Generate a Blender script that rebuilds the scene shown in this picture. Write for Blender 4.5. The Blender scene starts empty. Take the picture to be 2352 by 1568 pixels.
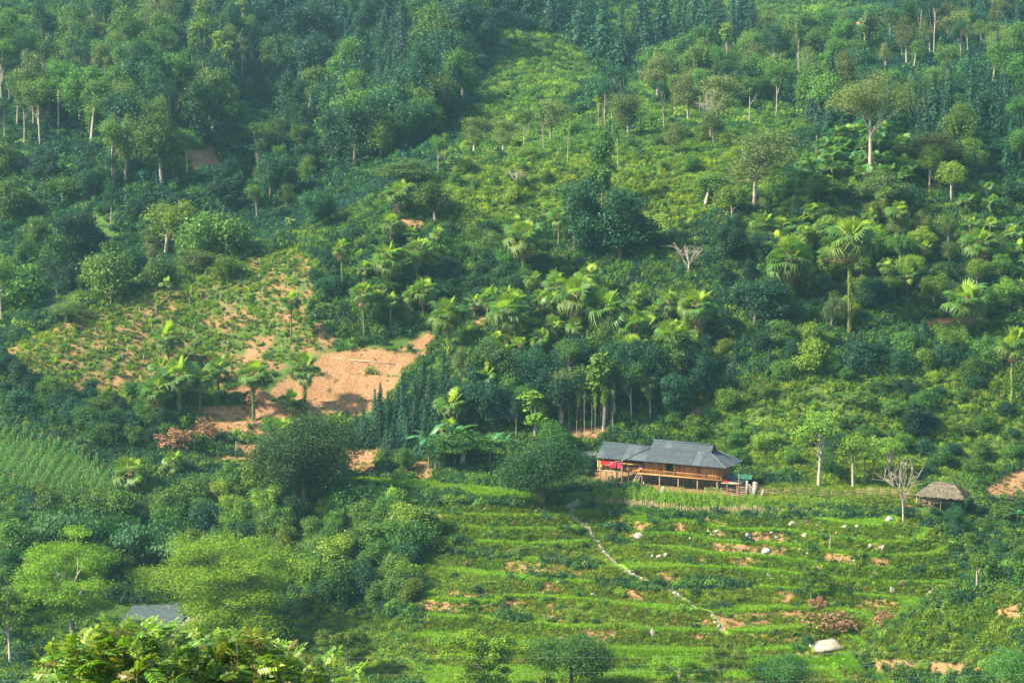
import bpy, bmesh, math, random
import numpy as np
from mathutils import Vector, Matrix, Euler

# ------------------------------------------------------------------ camera, sky, sun, exposure
scene = bpy.context.scene
COL = scene.collection
CAMZ = 60.0
PITCH = math.radians(6.7)
FPX = 4965.0                      # focal length in pixels of a 2352 x 1568 view of the photograph
cam_data = bpy.data.cameras.new('camera')
cam_data.sensor_width = 36.0
cam_data.lens = 36.0 * FPX / 2352.0
cam_data.clip_start = 0.5
cam_data.clip_end = 12000.0
cam = bpy.data.objects.new('camera', cam_data)
COL.objects.link(cam)
cam.location = (0, 0, CAMZ)
cam.rotation_euler = (math.pi / 2 - PITCH, 0, 0)
scene.camera = cam

SUN_EL, SUN_AZ = math.radians(40), math.radians(-108)     # azimuth measured from +Y, clockwise: the sun stands to the left
world = bpy.data.worlds.new('World')
scene.world = world
world.use_nodes = True
wn = world.node_tree
bg = wn.nodes['Background']
sky = wn.nodes.new('ShaderNodeTexSky')
sky.sky_type = 'NISHITA'
sky.sun_disc = False
sky.sun_elevation = SUN_EL
sky.sun_rotation = SUN_AZ
sky.air_density = 1.0
sky.dust_density = 1.5
sky.ozone_density = 1.0
wn.links.new(sky.outputs[0], bg.inputs[0])
bg.inputs[1].default_value = 0.10
sun_data = bpy.data.lights.new('sun', 'SUN')
sun_data.energy = 5.0
sun_data.angle = math.radians(2.5)
sun_data.color = (1.0, 0.90, 0.72)
sun = bpy.data.objects.new('sun', sun_data)
COL.objects.link(sun)
sd = Vector((math.sin(SUN_AZ) * math.cos(SUN_EL), math.cos(SUN_AZ) * math.cos(SUN_EL), math.sin(SUN_EL)))
sun.rotation_euler = sd.to_track_quat('Z', 'Y').to_euler()
sun.location = (0, 0, 200)
scene.view_settings.view_transform = 'Standard'
scene.view_settings.look = 'None'
scene.view_settings.gamma = 1.0
scene.view_settings.exposure = 1.75
scene.render.engine = 'CYCLES'
scene.cycles.use_denoising = True
scene.cycles.max_bounces = 6
scene.cycles.diffuse_bounces = 3
scene.cycles.glossy_bounces = 2
scene.cycles.transmission_bounces = 4
scene.cycles.transparent_max_bounces = 4
scene.cycles.volume_bounces = 1
scene.cycles.use_adaptive_sampling = True
scene.cycles.adaptive_threshold = 0.012

# ------------------------------------------------------------------ projection helpers
cp, sp = math.cos(PITCH), math.sin(PITCH)

def ray(u, v):
    a = (u - 1176.0) / FPX
    b = (784.0 - v) / FPX
    return np.array([a, cp + b * sp, -sp + b * cp])

def project(P):
    P = np.asarray(P, float)
    x, y, z = P[..., 0], P[..., 1], P[..., 2] - CAMZ
    dpt = y * cp - z * sp
    up = y * sp + z * cp
    dpt = np.maximum(dpt, 0.1)
    return 1176.0 + FPX * x / dpt, 784.0 - FPX * up / dpt, dpt

def vnoise(x, y, scale, seed):
    r = np.random.RandomState(seed)
    tab = r.rand(256, 256)
    x = np.asarray(x) / scale + 1000.0
    y = np.asarray(y) / scale + 1000.0
    i, j = np.floor(x).astype(int), np.floor(y).astype(int)
    fx, fy = x - i, y - j
    fx, fy = fx * fx * (3 - 2 * fx), fy * fy * (3 - 2 * fy)
    g = lambda a, b: tab[a & 255, b & 255]
    return (g(i, j) * (1 - fx) + g(i + 1, j) * fx) * (1 - fy) + (g(i, j + 1) * (1 - fx) + g(i + 1, j + 1) * fx) * fy

def fbm(x, y, scale, seed, octv=4):
    s, a, t = 0.0, 1.0, 0.0
    for k in range(octv):
        s = s + a * vnoise(x, y, scale / 2 ** k, seed + k)
        t += a
        a *= 0.5
    return s / t - 0.5

def inpoly(u, v, poly):
    u, v = np.asarray(u), np.asarray(v)
    c = np.zeros(u.shape, bool)
    n = len(poly)
    for k in range(n):
        x1, y1 = poly[k]
        x2, y2 = poly[(k + 1) % n]
        if y1 == y2:
            continue
        t = ((y1 > v) != (y2 > v)) & (u < (x2 - x1) * (v - y1) / (y2 - y1) + x1)
        c ^= t
    return c

# ------------------------------------------------------------------ terrain: a height field through surveyed points
CT = []
def cz(u, v, z):
    d = ray(u, v); t = (z - CAMZ) / d[2]
    CT.append((d[0] * t, d[1] * t, z))
def cd(u, v, y):
    if y > 400: y = 400 + (y - 400) * 1.3 + max(0, y - 600) * 22
    d = ray(u, v); t = y / d[1]
    CT.append((d[0] * t, y, CAMZ + d[2] * t))
    if u <= 120: 
        d = ray(u - 900, v); t = y / d[1]; CT.append((d[0] * t, y, CAMZ + d[2] * t))
    if u >= 2250:
        d = ray(u + 900, v); t = y / d[1]; CT.append((d[0] * t, y, CAMZ + d[2] * t))

# house yard
HO = np.array([16.2, 306.4]); HE = np.array([0.8866, -0.4625]); HN = np.array([0.4625, 0.8866])
for a in (-8, -2, 5, 10, 15, 19):
    for b in (-3, 2, 6.5):
        p = HO + HE * a + HN * b
        CT.append((p[0], p[1], 3.2))
for u, v in ((1369, 1150), (1530, 1166), (1780, 1184), (1858, 1184)): cz(u, v, 2.5)
for u, v in ((1860, 1140), (2000, 1146), (2110, 1150)): cz(u, v, 3.4)
for u, v in ((1900, 1158), (2080, 1172)): cz(u, v, 2.4)
cz(2170, 1168, 2.2)
# terrace lines
ST = 1.25
def line(k, pts):
    for u, v in pts: cz(u, v, 1.6 - ST * k)
line(0, [(1317, 1177), (1481, 1193), (1664, 1210), (1879, 1225), (2075, 1240)])
line(1, [(1060, 1203), (1199, 1208), (1346, 1196), (1554, 1217), (1665, 1236), (1841, 1248), (2084, 1266)])
line(2, [(1100, 1236), (1250, 1240), (1445, 1237), (1573, 1250), (1665, 1266), (1885, 1287), (2163, 1298)])
line(3, [(1038, 1259), (1134, 1269), (1280, 1281), (1397, 1292), (1536, 1290), (1700, 1297)])
line(4, [(969, 1292), (1134, 1311), (1317, 1325), (1500, 1344), (1665, 1332), (1812, 1345), (1958, 1357), (2180, 1363)])
line(5, [(1000, 1362), (1115, 1373), (1317, 1391), (1492, 1385), (1700, 1390)])
line(6, [(1000, 1405), (1160, 1400), (1328, 1410), (1555, 1435), (1700, 1440)])
line(7, [(987, 1448), (1262, 1472), (1440, 1480), (1700, 1485)])
for u, v in ((1000, 1510), (1300, 1510), (1600, 1520), (1850, 1515), (1950, 1530)): cz(u, v, -8.1)
for u, v in ((850, 1425), (800, 1480), (900, 1560), (1300, 1560), (1700, 1565), (2000, 1568)): cz(u, v, -8.8)
# paddy left of the house, benches
for u, v in ((804, 1102), (1009, 1118), (1225, 1140), (804, 1112), (1009, 1132), (1120, 1145)): cz(u, v, 3.0)
cz(1000, 1060, 5.3); cz(1200, 1080, 4.2); cz(870, 1085, 3.6)
cz(600, 1074, 4.0); cz(480, 1074, 4.4); cz(700, 1085, 3.8)
cd(480, 1045, 322); cd(600, 1045, 321); cd(820, 1030, 323)
# left bank down to the stream
cd(600, 1150, 303); cd(450, 1150, 304); cd(800, 1180, 299); cd(600, 1300, 289); cd(800, 1300, 286); cd(300, 1250, 298); cd(880, 1400, 271)
cz(700, 1400, -8.0); cz(600, 1440, -9.0); cz(480, 1425, -9.3)
for u, v in ((340, 1410), (400, 1405)): cz(u, v, -10.9)
for u, v in ((240, 1425), (150, 1430), (0, 1440), (480, 1405)): cz(u, v, -9.0)
cz(340, 1372, -9.0); cz(200, 1375, -9.0); cz(430, 1365, -8.5)
cd(100, 1200, 302); cd(250, 1140, 306); cd(0, 1150, 306)
cz(100, 1500, -9.0); cz(350, 1500, -9.0); cz(600, 1530, -9.0)
# mound and ravine at the lower right
cd(2150, 1400, 245); cd(2340, 1345, 240); cd(2000, 1480, 246); cd(2200, 1525, 238); cd(2010, 1530, 244)
cd(2300, 1250, 286); cd(2300, 1160, 300); cd(2300, 1100, 309); cd(2335, 1065, 314)
cd(2250, 1310, 276)
# corn and the near spur
cd(0, 995, 321); cd(150, 1035, 317); cd(250, 1090, 311); cd(0, 1110, 310); cd(100, 1120, 309)
cd(0, 950, 333); cd(200, 950, 332); cd(300, 1000, 323); cd(400, 1010, 326)
cd(400, 900, 336); cd(100, 900, 333); cd(0, 880, 336)
cd(650, 800, 347); cd(500, 760, 352); cd(250, 800, 345); cd(720, 540, 376); cd(540, 608, 367); cd(250, 690, 357); cd(0, 790, 346); cd(400, 660, 362)
cd(700, 940, 334); cd(850, 935, 334); cd(600, 925, 335); cd(850, 840, 343); cd(760, 832, 344); cd(985, 772, 349)
cd(1650, 1000, 321); cd(1750, 1090, 309); cd(2000, 1105, 308)
cd(2000, 900, 327); cd(2000, 700, 347); cd(2000, 500, 368); cd(2000, 340, 390)
cd(1750, 900, 327); cd(1750, 700, 346); cd(1750, 500, 366)
cd(1400, 985, 322); cd(1100, 1020, 321); cd(1400, 850, 336); cd(1100, 850, 337)
cd(1400, 700, 352); cd(1150, 700, 352); cd(900, 700, 354); cd(1300, 540, 370); cd(1000, 520, 373); cd(930, 510, 374); cd(800, 600, 364)
cd(1000, 440, 382); cd(1400, 385, 388); cd(1700, 345, 394); cd(1200, 430, 383)
cd(2300, 900, 326); cd(2300, 700, 346); cd(2300, 560, 363); cd(2250, 455, 377)
# the hills behind
cd(2300, 300, 450); cd(2300, 100, 530); cd(2300, 0, 580); cd(2150, 250, 465); cd(2100, 80, 560)
cd(1900, 240, 455); cd(1950, 120, 530); cd(2020, 45, 600); cd(1850, 20, 680)
cd(1600, 250, 455); cd(1500, 300, 425); cd(1750, 190, 490); cd(1650, 130, 540); cd(1750, 60, 600)
cd(1420, 190, 520); cd(1340, 124, 560); cd(1254, 76, 585); cd(1141, 62, 575); cd(1394, 146, 545)
cd(1450, 120, 660); cd(1300, 50, 720); cd(1500, 30, 740); cd(1200, 20, 740); cd(1600, 60, 680)
cd(1100, 250, 500); cd(1250, 200, 522); cd(1250, 330, 430); cd(1050, 330, 440)
cd(950, 360, 435); cd(850, 300, 465); cd(900, 100, 540); cd(1000, 0, 590); cd(700, 200, 545)
cd(620, 475, 440); cd(750, 440, 432); cd(800, 400, 440); cd(680, 520, 405); cd(560, 560, 400)
cd(400, 500, 415); cd(300, 640, 401); cd(100, 740, 384); cd(0, 600, 412); cd(0, 300, 458); cd(300, 300, 456)
cd(600, 330, 492); cd(300, 0, 545); cd(0, 0, 540); cd(600, 0, 585); cd(400, 150, 505); cd(450, 400, 436)
for x in (-420, -250, -80, 80, 250, 420):
    CT.append((x * 4, 5200, 420 + 50 * math.sin(x * 0.02)))
    CT.append((x * 6, 6600, 600))
# the slope that the camera stands on
for x in (-110, -40, 40, 110):
    for y, z in ((236, -9.3), (205, -4.5), (170, 0.5), (130, 9), (90, 20), (50, 37), (20, 50), (0, 58)):
        if abs(x) <= 40 or y > 90: CT.append((x, y, z if x < 60 or y < 200 else z + 3))

CT = np.array(CT)
def tps_fit(P, lam=6.0):
    n = len(P)
    xy = P[:, :2] / 100.0
    d = np.linalg.norm(xy[:, None] - xy[None], axis=2)
    K = np.where(d > 1e-9, d ** 2 * np.log(np.maximum(d, 1e-9)), 0)
    A = np.zeros((n + 3, n + 3))
    A[:n, :n] = K + lam * 1e-4 * np.eye(n)
    A[:n, n] = 1; A[:n, n + 1:] = xy
    A[n, :n] = 1; A[n + 1:, :n] = xy.T
    return xy, np.linalg.solve(A, np.concatenate([P[:, 2], np.zeros(3)]))
TXY, TW = tps_fit(CT)
def tps(x, y):
    x = np.asarray(x, float).ravel() / 100; y = np.asarray(y, float).ravel() / 100
    out = np.empty(len(x)); n = len(TXY)
    for s in range(0, len(x), 20000):
        e = slice(s, s + 20000)
        d2 = (x[e, None] - TXY[None, :, 0]) ** 2 + (y[e, None] - TXY[None, :, 1]) ** 2
        K = 0.5 * d2 * np.log(np.maximum(d2, 1e-18))
        out[e] = K @ TW[:n] + TW[n] + TW[n + 1] * x[e] + TW[n + 2] * y[e]
    return out

AZ = np.radians(np.linspace(-21, 21, 661))
RR = np.concatenate([np.linspace(4, 235, 60, endpoint=False), np.linspace(235, 325, 300, endpoint=False), np.linspace(325, 400, 130, endpoint=False),
                     np.linspace(400, 760, 230, endpoint=False), np.linspace(760, 1600, 80, endpoint=False), np.linspace(1600, 4800, 70, endpoint=False), np.linspace(4800, 6500, 8)])
GA, GR = np.meshgrid(AZ, RR)
GX, GY = GR * np.sin(GA), GR * np.cos(GA)
# thin plate on a coarser grid, then interpolated
ca = np.linspace(AZ[0], AZ[-1], 221)
A2, R2 = np.meshgrid(ca, RR[::2] if len(RR) % 2 else np.append(RR[::2], RR[-1]))
Z2 = tps(R2 * np.sin(A2), R2 * np.cos(A2)).reshape(A2.shape)
Z1 = np.array([np.interp(AZ, ca, row) for row in Z2])
GZ = np.array([np.interp(RR, R2[:, 0], Z1[:, j]) for j in range(len(AZ))]).T

def blur(m, n=3, it=2):
    m = m.astype(float)
    for _ in range(it):
        for ax in (0, 1):
            acc = np.zeros_like(m)
            for k in range(-n, n + 1):
                acc += np.roll(m, k, axis=ax)
            m = acc / (2 * n + 1)
    return m

GZ0 = GZ.copy()
U0, V0, D0 = project(np.stack([GX, GY, GZ], -1))
def visible(Z):
    e = (Z - CAMZ) / GR
    e[RR < 30] = -9
    rm = np.maximum.accumulate(e, axis=0)
    return e - rm
VIS0 = visible(GZ.copy()) > -0.004

TERR = [(900, 1165), (1300, 1158), (1340, 1170), (1530, 1182), (1780, 1192), (1860, 1190), (2100, 1186), (2160, 1230), (2200, 1300), (2235, 1345), (2190, 1375),
        (2080, 1420), (1985, 1490), (1960, 1520), (2020, 1542), (2120, 1600), (950, 1600), (985, 1510), (930, 1470), (990, 1430), (935, 1390), (1000, 1345), (930, 1310), (985, 1265), (920, 1240), (970, 1200)]
BENCH = [(430, 935), (620, 925), (860, 930), (880, 1095), (600, 1080), (470, 1085), (420, 1010)]
wt = blur(inpoly(U0, V0, TERR) & (GR > 238) & (GR < 315), 4, 2)
wb = blur(inpoly(U0, V0, BENCH) & (GR > 300) & (GR < 345), 3, 2)
CUT = [(600, 915), (690, 845), (735, 822), (860, 800), (910, 812), (985, 766), (1000, 785), (905, 872), (855, 936), (760, 952), (690, 952), (620, 930)]
wc = blur(inpoly(U0, V0, CUT) & (GR > 315) & (GR < 365), 3, 2)
def steps(Z, z0, st, tread):
    q = (Z - z0) / st
    k = np.floor(q); f = q - k
    g = np.clip((f - tread) / (1 - tread), 0, 1)
    lip = 0.10 * np.exp(-((f - 0.03) / 0.05) ** 2)
    return z0 + st * (k + g ** 0.85) + lip, f
wob = 0.35 * fbm(GX, GY, 9, 5, 3) + 0.25 * fbm(GX, GY, 3, 15, 2)
ZT, FT = steps(GZ + wob, 1.6 - 0.35 * ST - 8 * ST, ST, 0.44)
ZB, FB = steps(GZ + wob, 4.0, 2.3, 0.5)
ZC_, FC = steps(GZ + wob * 1.5 + 0.35 * fbm(GX, GY, 1.5, 19, 3), 11.0, 3.4, 0.38)
hill = 1 - np.clip(wt + wb + wc + blur(inpoly(U0, V0, [(780, 1090), (1330, 1120), (1370, 1090), (1900, 1095), (2120, 1130), (2110, 1180), (1300, 1180), (780, 1120)]) & (GR < 325), 4, 2), 0, 1)
far = np.clip((GR - 240) / 120, 0, 2.0)
GZ = GZ + hill * ((2.6 * fbm(GX, GY, 38, 3, 4) + 11.0 * np.clip((GR - 385) / 80, 0, 1) * fbm(GX * 1.15, GY * .75, 85, 203, 2)) * far + 0.9 * fbm(GX, GY, 8, 33, 3) * np.clip(far + .35, 0, 1))
GZ = np.where(inpoly(U0, V0, [(282, 1402), (330, 1390), (400, 1390), (445, 1398), (425, 1426), (385, 1442), (300, 1448)]) & (GR < 300) & (GR > 260), np.minimum(GZ, -10.5), GZ)
GZ = GZ * (1 - wt) + ZT * wt
GZ = GZ * (1 - wb) + ZB * wb
GZ = GZ * (1 - wc) + ZC_ * wc
TREAD = (wt > 0.55) & (FT < 0.42)
RISER = (wt > 0.5) & ~TREAD
BRISER = (wb > 0.4) & (FB > 0.5)
U, V, DD = project(np.stack([GX, GY, GZ], -1))
VISD = visible(GZ.copy())
VIS = VISD > -0.006

def gidx(x, y):
    az = np.arctan2(x, y); r = np.hypot(x, y)
    j = np.interp(az, AZ, np.arange(len(AZ))); i = np.interp(r, RR, np.arange(len(RR)))
    return i, j
def gz(x, y):
    i, j = gidx(np.asarray(x, float), np.asarray(y, float))
    i0 = np.clip(np.floor(i).astype(int), 0, len(RR) - 2); j0 = np.clip(np.floor(j).astype(int), 0, len(AZ) - 2)
    fi, fj = i - i0, j - j0
    return (GZ[i0, j0] * (1 - fi) + GZ[i0 + 1, j0] * fi) * (1 - fj) + (GZ[i0, j0 + 1] * (1 - fi) + GZ[i0 + 1, j0 + 1] * fi) * fj
def gat(F, x, y):
    i, j = gidx(np.asarray(x, float), np.asarray(y, float))
    return F[np.rint(i).astype(int), np.rint(j).astype(int)]
def ground(u, v):
    """first point of the terrain along the ray through (u, v)"""
    d = ray(u, v)
    h = math.hypot(d[0], d[1]); az = math.atan2(d[0], d[1]); sl = d[2] / h
    j = float(np.interp(az, AZ, np.arange(len(AZ)))); j0 = min(int(j), len(AZ) - 2); fj = j - j0
    zc = GZ[:, j0] * (1 - fj) + GZ[:, j0 + 1] * fj
    dz = CAMZ + sl * RR - zc
    k = np.nonzero((dz < 0) & (RR > 30))[0]
    if len(k) == 0:
        k = [len(RR) - 1]
    k = k[0]
    t = dz[k - 1] / (dz[k - 1] - dz[k]) if k > 0 and dz[k - 1] > 0 else 0
    r = RR[k - 1] + (RR[k] - RR[k - 1]) * t
    x, y = r * math.sin(az), r * math.cos(az)
    return np.array([x, y, float(gz(x, y))])
def pxm(P):
    return FPX / float(project(P)[2])

# ------------------------------------------------------------------ mesh helpers
RNG = np.random.RandomState(7)
random.seed(7)

def mesh_from(name, co, faces, mats=(), midx=None, smooth=False):
    """co (n,3); faces: list of int arrays (k,4) / (k,3)"""
    me = bpy.data.meshes.new(name)
    co = np.asarray(co, np.float32)
    faces = [np.asarray(f, np.int32) for f in faces if len(f)]
    loops = np.concatenate([f.ravel() for f in faces])
    tot = np.concatenate([np.full(len(f), f.shape[1], np.int32) for f in faces])
    start = np.concatenate([[0], np.cumsum(tot)[:-1]]).astype(np.int32)
    me.vertices.add(len(co)); me.vertices.foreach_set('co', co.ravel())
    me.loops.add(len(loops)); me.loops.foreach_set('vertex_index', loops)
    me.polygons.add(len(tot)); me.polygons.foreach_set('loop_start', start); me.polygons.foreach_set('loop_total', tot)
    if midx is not None:
        me.polygons.foreach_set('material_index', np.asarray(midx, np.int32))
    if smooth:
        me.polygons.foreach_set('use_smooth', np.ones(len(tot), bool))
    for m in mats: me.materials.append(m)
    me.update(calc_edges=True)
    me.validate()
    return me

class MB:
    """collects quads and triangles of one part"""
    def __init__(s): s.v = []; s.q = []; s.t = []; s.n = 0; s.qm = []; s.tm = []; s.m = 0
    def add(s, co, quads=(), tris=()):
        co = np.asarray(co, float).reshape(-1, 3); s.v.append(co)
        if len(quads): s.q.append(np.asarray(quads) + s.n); s.qm += [s.m] * len(quads)
        if len(tris): s.t.append(np.asarray(tris) + s.n); s.tm += [s.m] * len(tris)
        s.n += len(co); return s
    def box(s, c, size, R=None):
        h = np.array(size) / 2.0
        co = np.array([[x, y, z] for x in (-1, 1) for y in (-1, 1) for z in (-1, 1)]) * h
        if R is not None: co = co @ np.asarray(R).T
        return s.add(co + np.array(c), [[0, 1, 3, 2], [4, 6, 7, 5], [0, 4, 5, 1], [2, 3, 7, 6], [0, 2, 6, 4], [1, 5, 7, 3]])
    def beam(s, a, b, w, h=None):
        a, b = np.array(a, float), np.array(b, float); d = b - a; L = np.linalg.norm(d); d /= L
        up = np.array([0, 0, 1.0]) if abs(d[2]) < 0.95 else np.array([1.0, 0, 0])
        x = np.cross(d, up); x /= np.linalg.norm(x); y = np.cross(x, d)
        return s.box((a + b) / 2, (w, L, h or w), np.stack([x, d, y], 1))
    def tube(s, pts, rad, n=6, cap=True):
        pts = np.asarray(pts, float); k = len(pts)
        rad = np.broadcast_to(np.asarray(rad, float), (k,))
        tg = np.gradient(pts, axis=0); tg /= np.maximum(np.linalg.norm(tg, axis=1, keepdims=True), 1e-9)
        ref = np.array([1.0, 0, 0]) if abs(tg[0][2]) > 0.8 else np.array([0, 0, 1.0])
        co = []
        for i in range(k):
            x = np.cross(tg[i], ref); x /= max(np.linalg.norm(x), 1e-9); y = np.cross(tg[i], x)
            a = np.arange(n) * 2 * math.pi / n
            co.append(pts[i] + rad[i] * (np.cos(a)[:, None] * x + np.sin(a)[:, None] * y))
        q = [[i * n + j, i * n + (j + 1) % n, (i + 1) * n + (j + 1) % n, (i + 1) * n + j] for i in range(k - 1) for j in range(n)]
        co = np.concatenate(co); t = []
        if cap:
            co = np.concatenate([co, pts[-1:]]); t = [[(k - 1) * n + j, (k - 1) * n + (j + 1) % n, k * n] for j in range(n)]
        return s.add(co, q, t)
    def mesh(s, name, mats, smooth=False):
        mats = mats if isinstance(mats, (list, tuple)) else [mats]
        fs = []
        if s.q: fs.append(np.concatenate(s.q))
        if s.t: fs.append(np.concatenate(s.t))
        return mesh_from(name, np.concatenate(s.v), fs, mats, s.qm + s.tm, smooth)

def link(name, me, parent=None, loc=None, rot=None, scl=None):
    o = bpy.data.objects.new(name, me)
    COL.objects.link(o)
    if parent is not None: o.parent = parent
    if loc is not None: o.location = loc
    if rot is not None: o.rotation_euler = rot
    if scl is not None: o.scale = (scl, scl, scl) if np.isscalar(scl) else scl
    return o
def tag(o, label=None, cat=None, group=None, kind=None):
    if label: o['label'] = label
    if cat: o['category'] = cat
    if group: o['group'] = group
    if kind: o['kind'] = kind
    return o
def thing(name, label, cat, loc, rz=0.0, group=None, scl=None):
    return tag(link(name, None, None, loc, (0, 0, rz), scl), label, cat, group)

# ------------------------------------------------------------------ materials
def newmat(name):
    m = bpy.data.materials.new(name); m.use_nodes = True
    nt = m.node_tree
    return m, nt, nt.nodes['Principled BSDF'], nt.nodes, nt.links
def mixc(nt, fac, a, b, mode='MIX'):
    n = nt.nodes.new('ShaderNodeMix'); n.data_type = 'RGBA'; n.blend_type = mode
    for s, v in ((0, fac), (6, a), (7, b)):
        if isinstance(v, bpy.types.NodeSocket): nt.links.new(v, n.inputs[s])
        elif s == 0: n.inputs[0].default_value = v
        else: n.inputs[s].default_value = (*v, 1)
    return n.outputs[2]
def ramp(nt, fac, lo, hi):
    n = nt.nodes.new('ShaderNodeMapRange'); n.inputs[1].default_value = lo; n.inputs[2].default_value = hi
    nt.links.new(fac, n.inputs[0]); return n.outputs[0]
def noise(nt, scale, detail=4, rough=0.6, vec=None, obj=False, stretch=None):
    n = nt.nodes.new('ShaderNodeTexNoise'); n.inputs['Scale'].default_value = scale; n.inputs['Detail'].default_value = detail; n.inputs['Roughness'].default_value = rough
    if vec is None:
        if obj: vec = nt.nodes.new('ShaderNodeTexCoord').outputs['Object']
        else: vec = nt.nodes.new('ShaderNodeNewGeometry').outputs['Position']
    if stretch:
        mp = nt.nodes.new('ShaderNodeMapping'); mp.inputs['Scale'].default_value = stretch; nt.links.new(vec, mp.inputs[0]); vec = mp.outputs[0]
    nt.links.new(vec, n.inputs['Vector']); return n.outputs['Fac']
def simple(name, c1, c2=None, scale=3.0, rough=0.85, obj=True, stretch=None, bump=0.0, spec=0.3, detail=5):
    m, nt, bs, N, L = newmat(name)
    f = noise(nt, scale, detail, 0.65, obj=obj, stretch=stretch)
    c2 = c2 or tuple(x * 0.6 for x in c1)
    L.new(mixc(nt, ramp(nt, f, 0.3, 0.7), c1, c2), bs.inputs['Base Color'])
    bs.inputs['Roughness'].default_value = rough; bs.inputs['Specular IOR Level'].default_value = spec
    if bump:
        b = N.new('ShaderNodeBump'); b.inputs['Strength'].default_value = bump; b.inputs['Distance'].default_value = 0.05
        L.new(f, b.inputs['Height']); L.new(b.outputs[0], bs.inputs['Normal'])
    return m
def leafmat(name, dark, light, trans=0.35, rough=0.55, inst=False, spec=0.25, hue=0.022, val=0.38, odd=None):
    """leaf colour differs from leaf to leaf and from plant to plant"""
    m, nt, bs, N, L = newmat(name)
    geo = N.new('ShaderNodeNewGeometry'); oi = N.new('ShaderNodeObjectInfo')
    c = mixc(nt, geo.outputs['Random Per Island'], dark, light)
    if odd:
        c = mixc(nt, ramp(nt, geo.outputs['Random Per Island'], 0.93, 0.94), c, odd)
    hs = N.new('ShaderNodeHueSaturation')
    ma = N.new('ShaderNodeMath'); ma.operation = 'MULTIPLY_ADD'; ma.inputs[1].default_value = -2 * hue; ma.inputs[2].default_value = 0.5 + hue
    L.new(oi.outputs['Random'], ma.inputs[0]); L.new(ma.outputs[0], hs.inputs['Hue'])
    m1 = N.new('ShaderNodeMath'); m1.operation = 'MULTIPLY'; m1.inputs[1].default_value = 7.13; L.new(oi.outputs['Random'], m1.inputs[0])
    fr = N.new('ShaderNodeMath'); fr.operation = 'FRACT'; L.new(m1.outputs[0], fr.inputs[0])
    mv = N.new('ShaderNodeMath'); mv.operation = 'MULTIPLY_ADD'; mv.inputs[1].default_value = 2 * val; mv.inputs[2].default_value = 1 - val
    L.new(fr.outputs[0], mv.inputs[0]); L.new(mv.outputs[0], hs.inputs['Value'])
    L.new(c, hs.inputs['Color']); c = hs.outputs[0]
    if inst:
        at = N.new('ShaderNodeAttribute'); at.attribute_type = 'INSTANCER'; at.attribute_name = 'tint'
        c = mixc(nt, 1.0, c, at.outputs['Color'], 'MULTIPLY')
    L.new(c, bs.inputs['Base Color']); bs.inputs['Roughness'].default_value = rough; bs.inputs['Specular IOR Level'].default_value = spec
    tr = N.new('ShaderNodeBsdfTranslucent')
    L.new(mixc(nt, 1.0, c, (1.25, 1.3, 0.6), 'MULTIPLY'), tr.inputs[0])
    mx = N.new('ShaderNodeMixShader'); mx.inputs[0].default_value = trans
    L.new(bs.outputs[0], mx.inputs[1]); L.new(tr.outputs[0], mx.inputs[2]); L.new(mx.outputs[0], N['Material Output'].inputs[0])
    return m

M = {}
M['bark_pale'] = simple('pale_bark', (0.40, 0.35, 0.27), (0.19, 0.155, 0.11), 2.5, 0.9, bump=0.3)
M['bark'] = simple('bark', (0.16, 0.11, 0.07), (0.07, 0.05, 0.035), 4, 0.95, bump=0.4)
M['bark_grey'] = simple('grey_bark', (0.38, 0.33, 0.27), (0.19, 0.16, 0.12), 4, 0.95, bump=0.3)
M['palm_bark'] = simple('palm_bark', (0.17, 0.13, 0.08), (0.06, 0.09, 0.025), 5, 0.95, bump=0.5)
M['dead_leaf'] = leafmat('dead_leaf', (0.20, 0.12, 0.06), (0.46, 0.33, 0.20), 0.2, 0.8, val=0.25, hue=0.01)
M['brown_leaf'] = leafmat('withered_leaf', (0.14, 0.075, 0.035), (0.30, 0.17, 0.085), 0.2, 0.8, val=0.25, hue=0.01)
M['rock'] = simple('rock', (0.34, 0.30, 0.25), (0.17, 0.14, 0.10), 1.6, 0.9, bump=0.6, detail=8)
M['rock_white'] = simple('white_rock', (0.42, 0.39, 0.34), (0.20, 0.17, 0.13), 1.4, 0.85, bump=0.5, detail=8)

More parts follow.
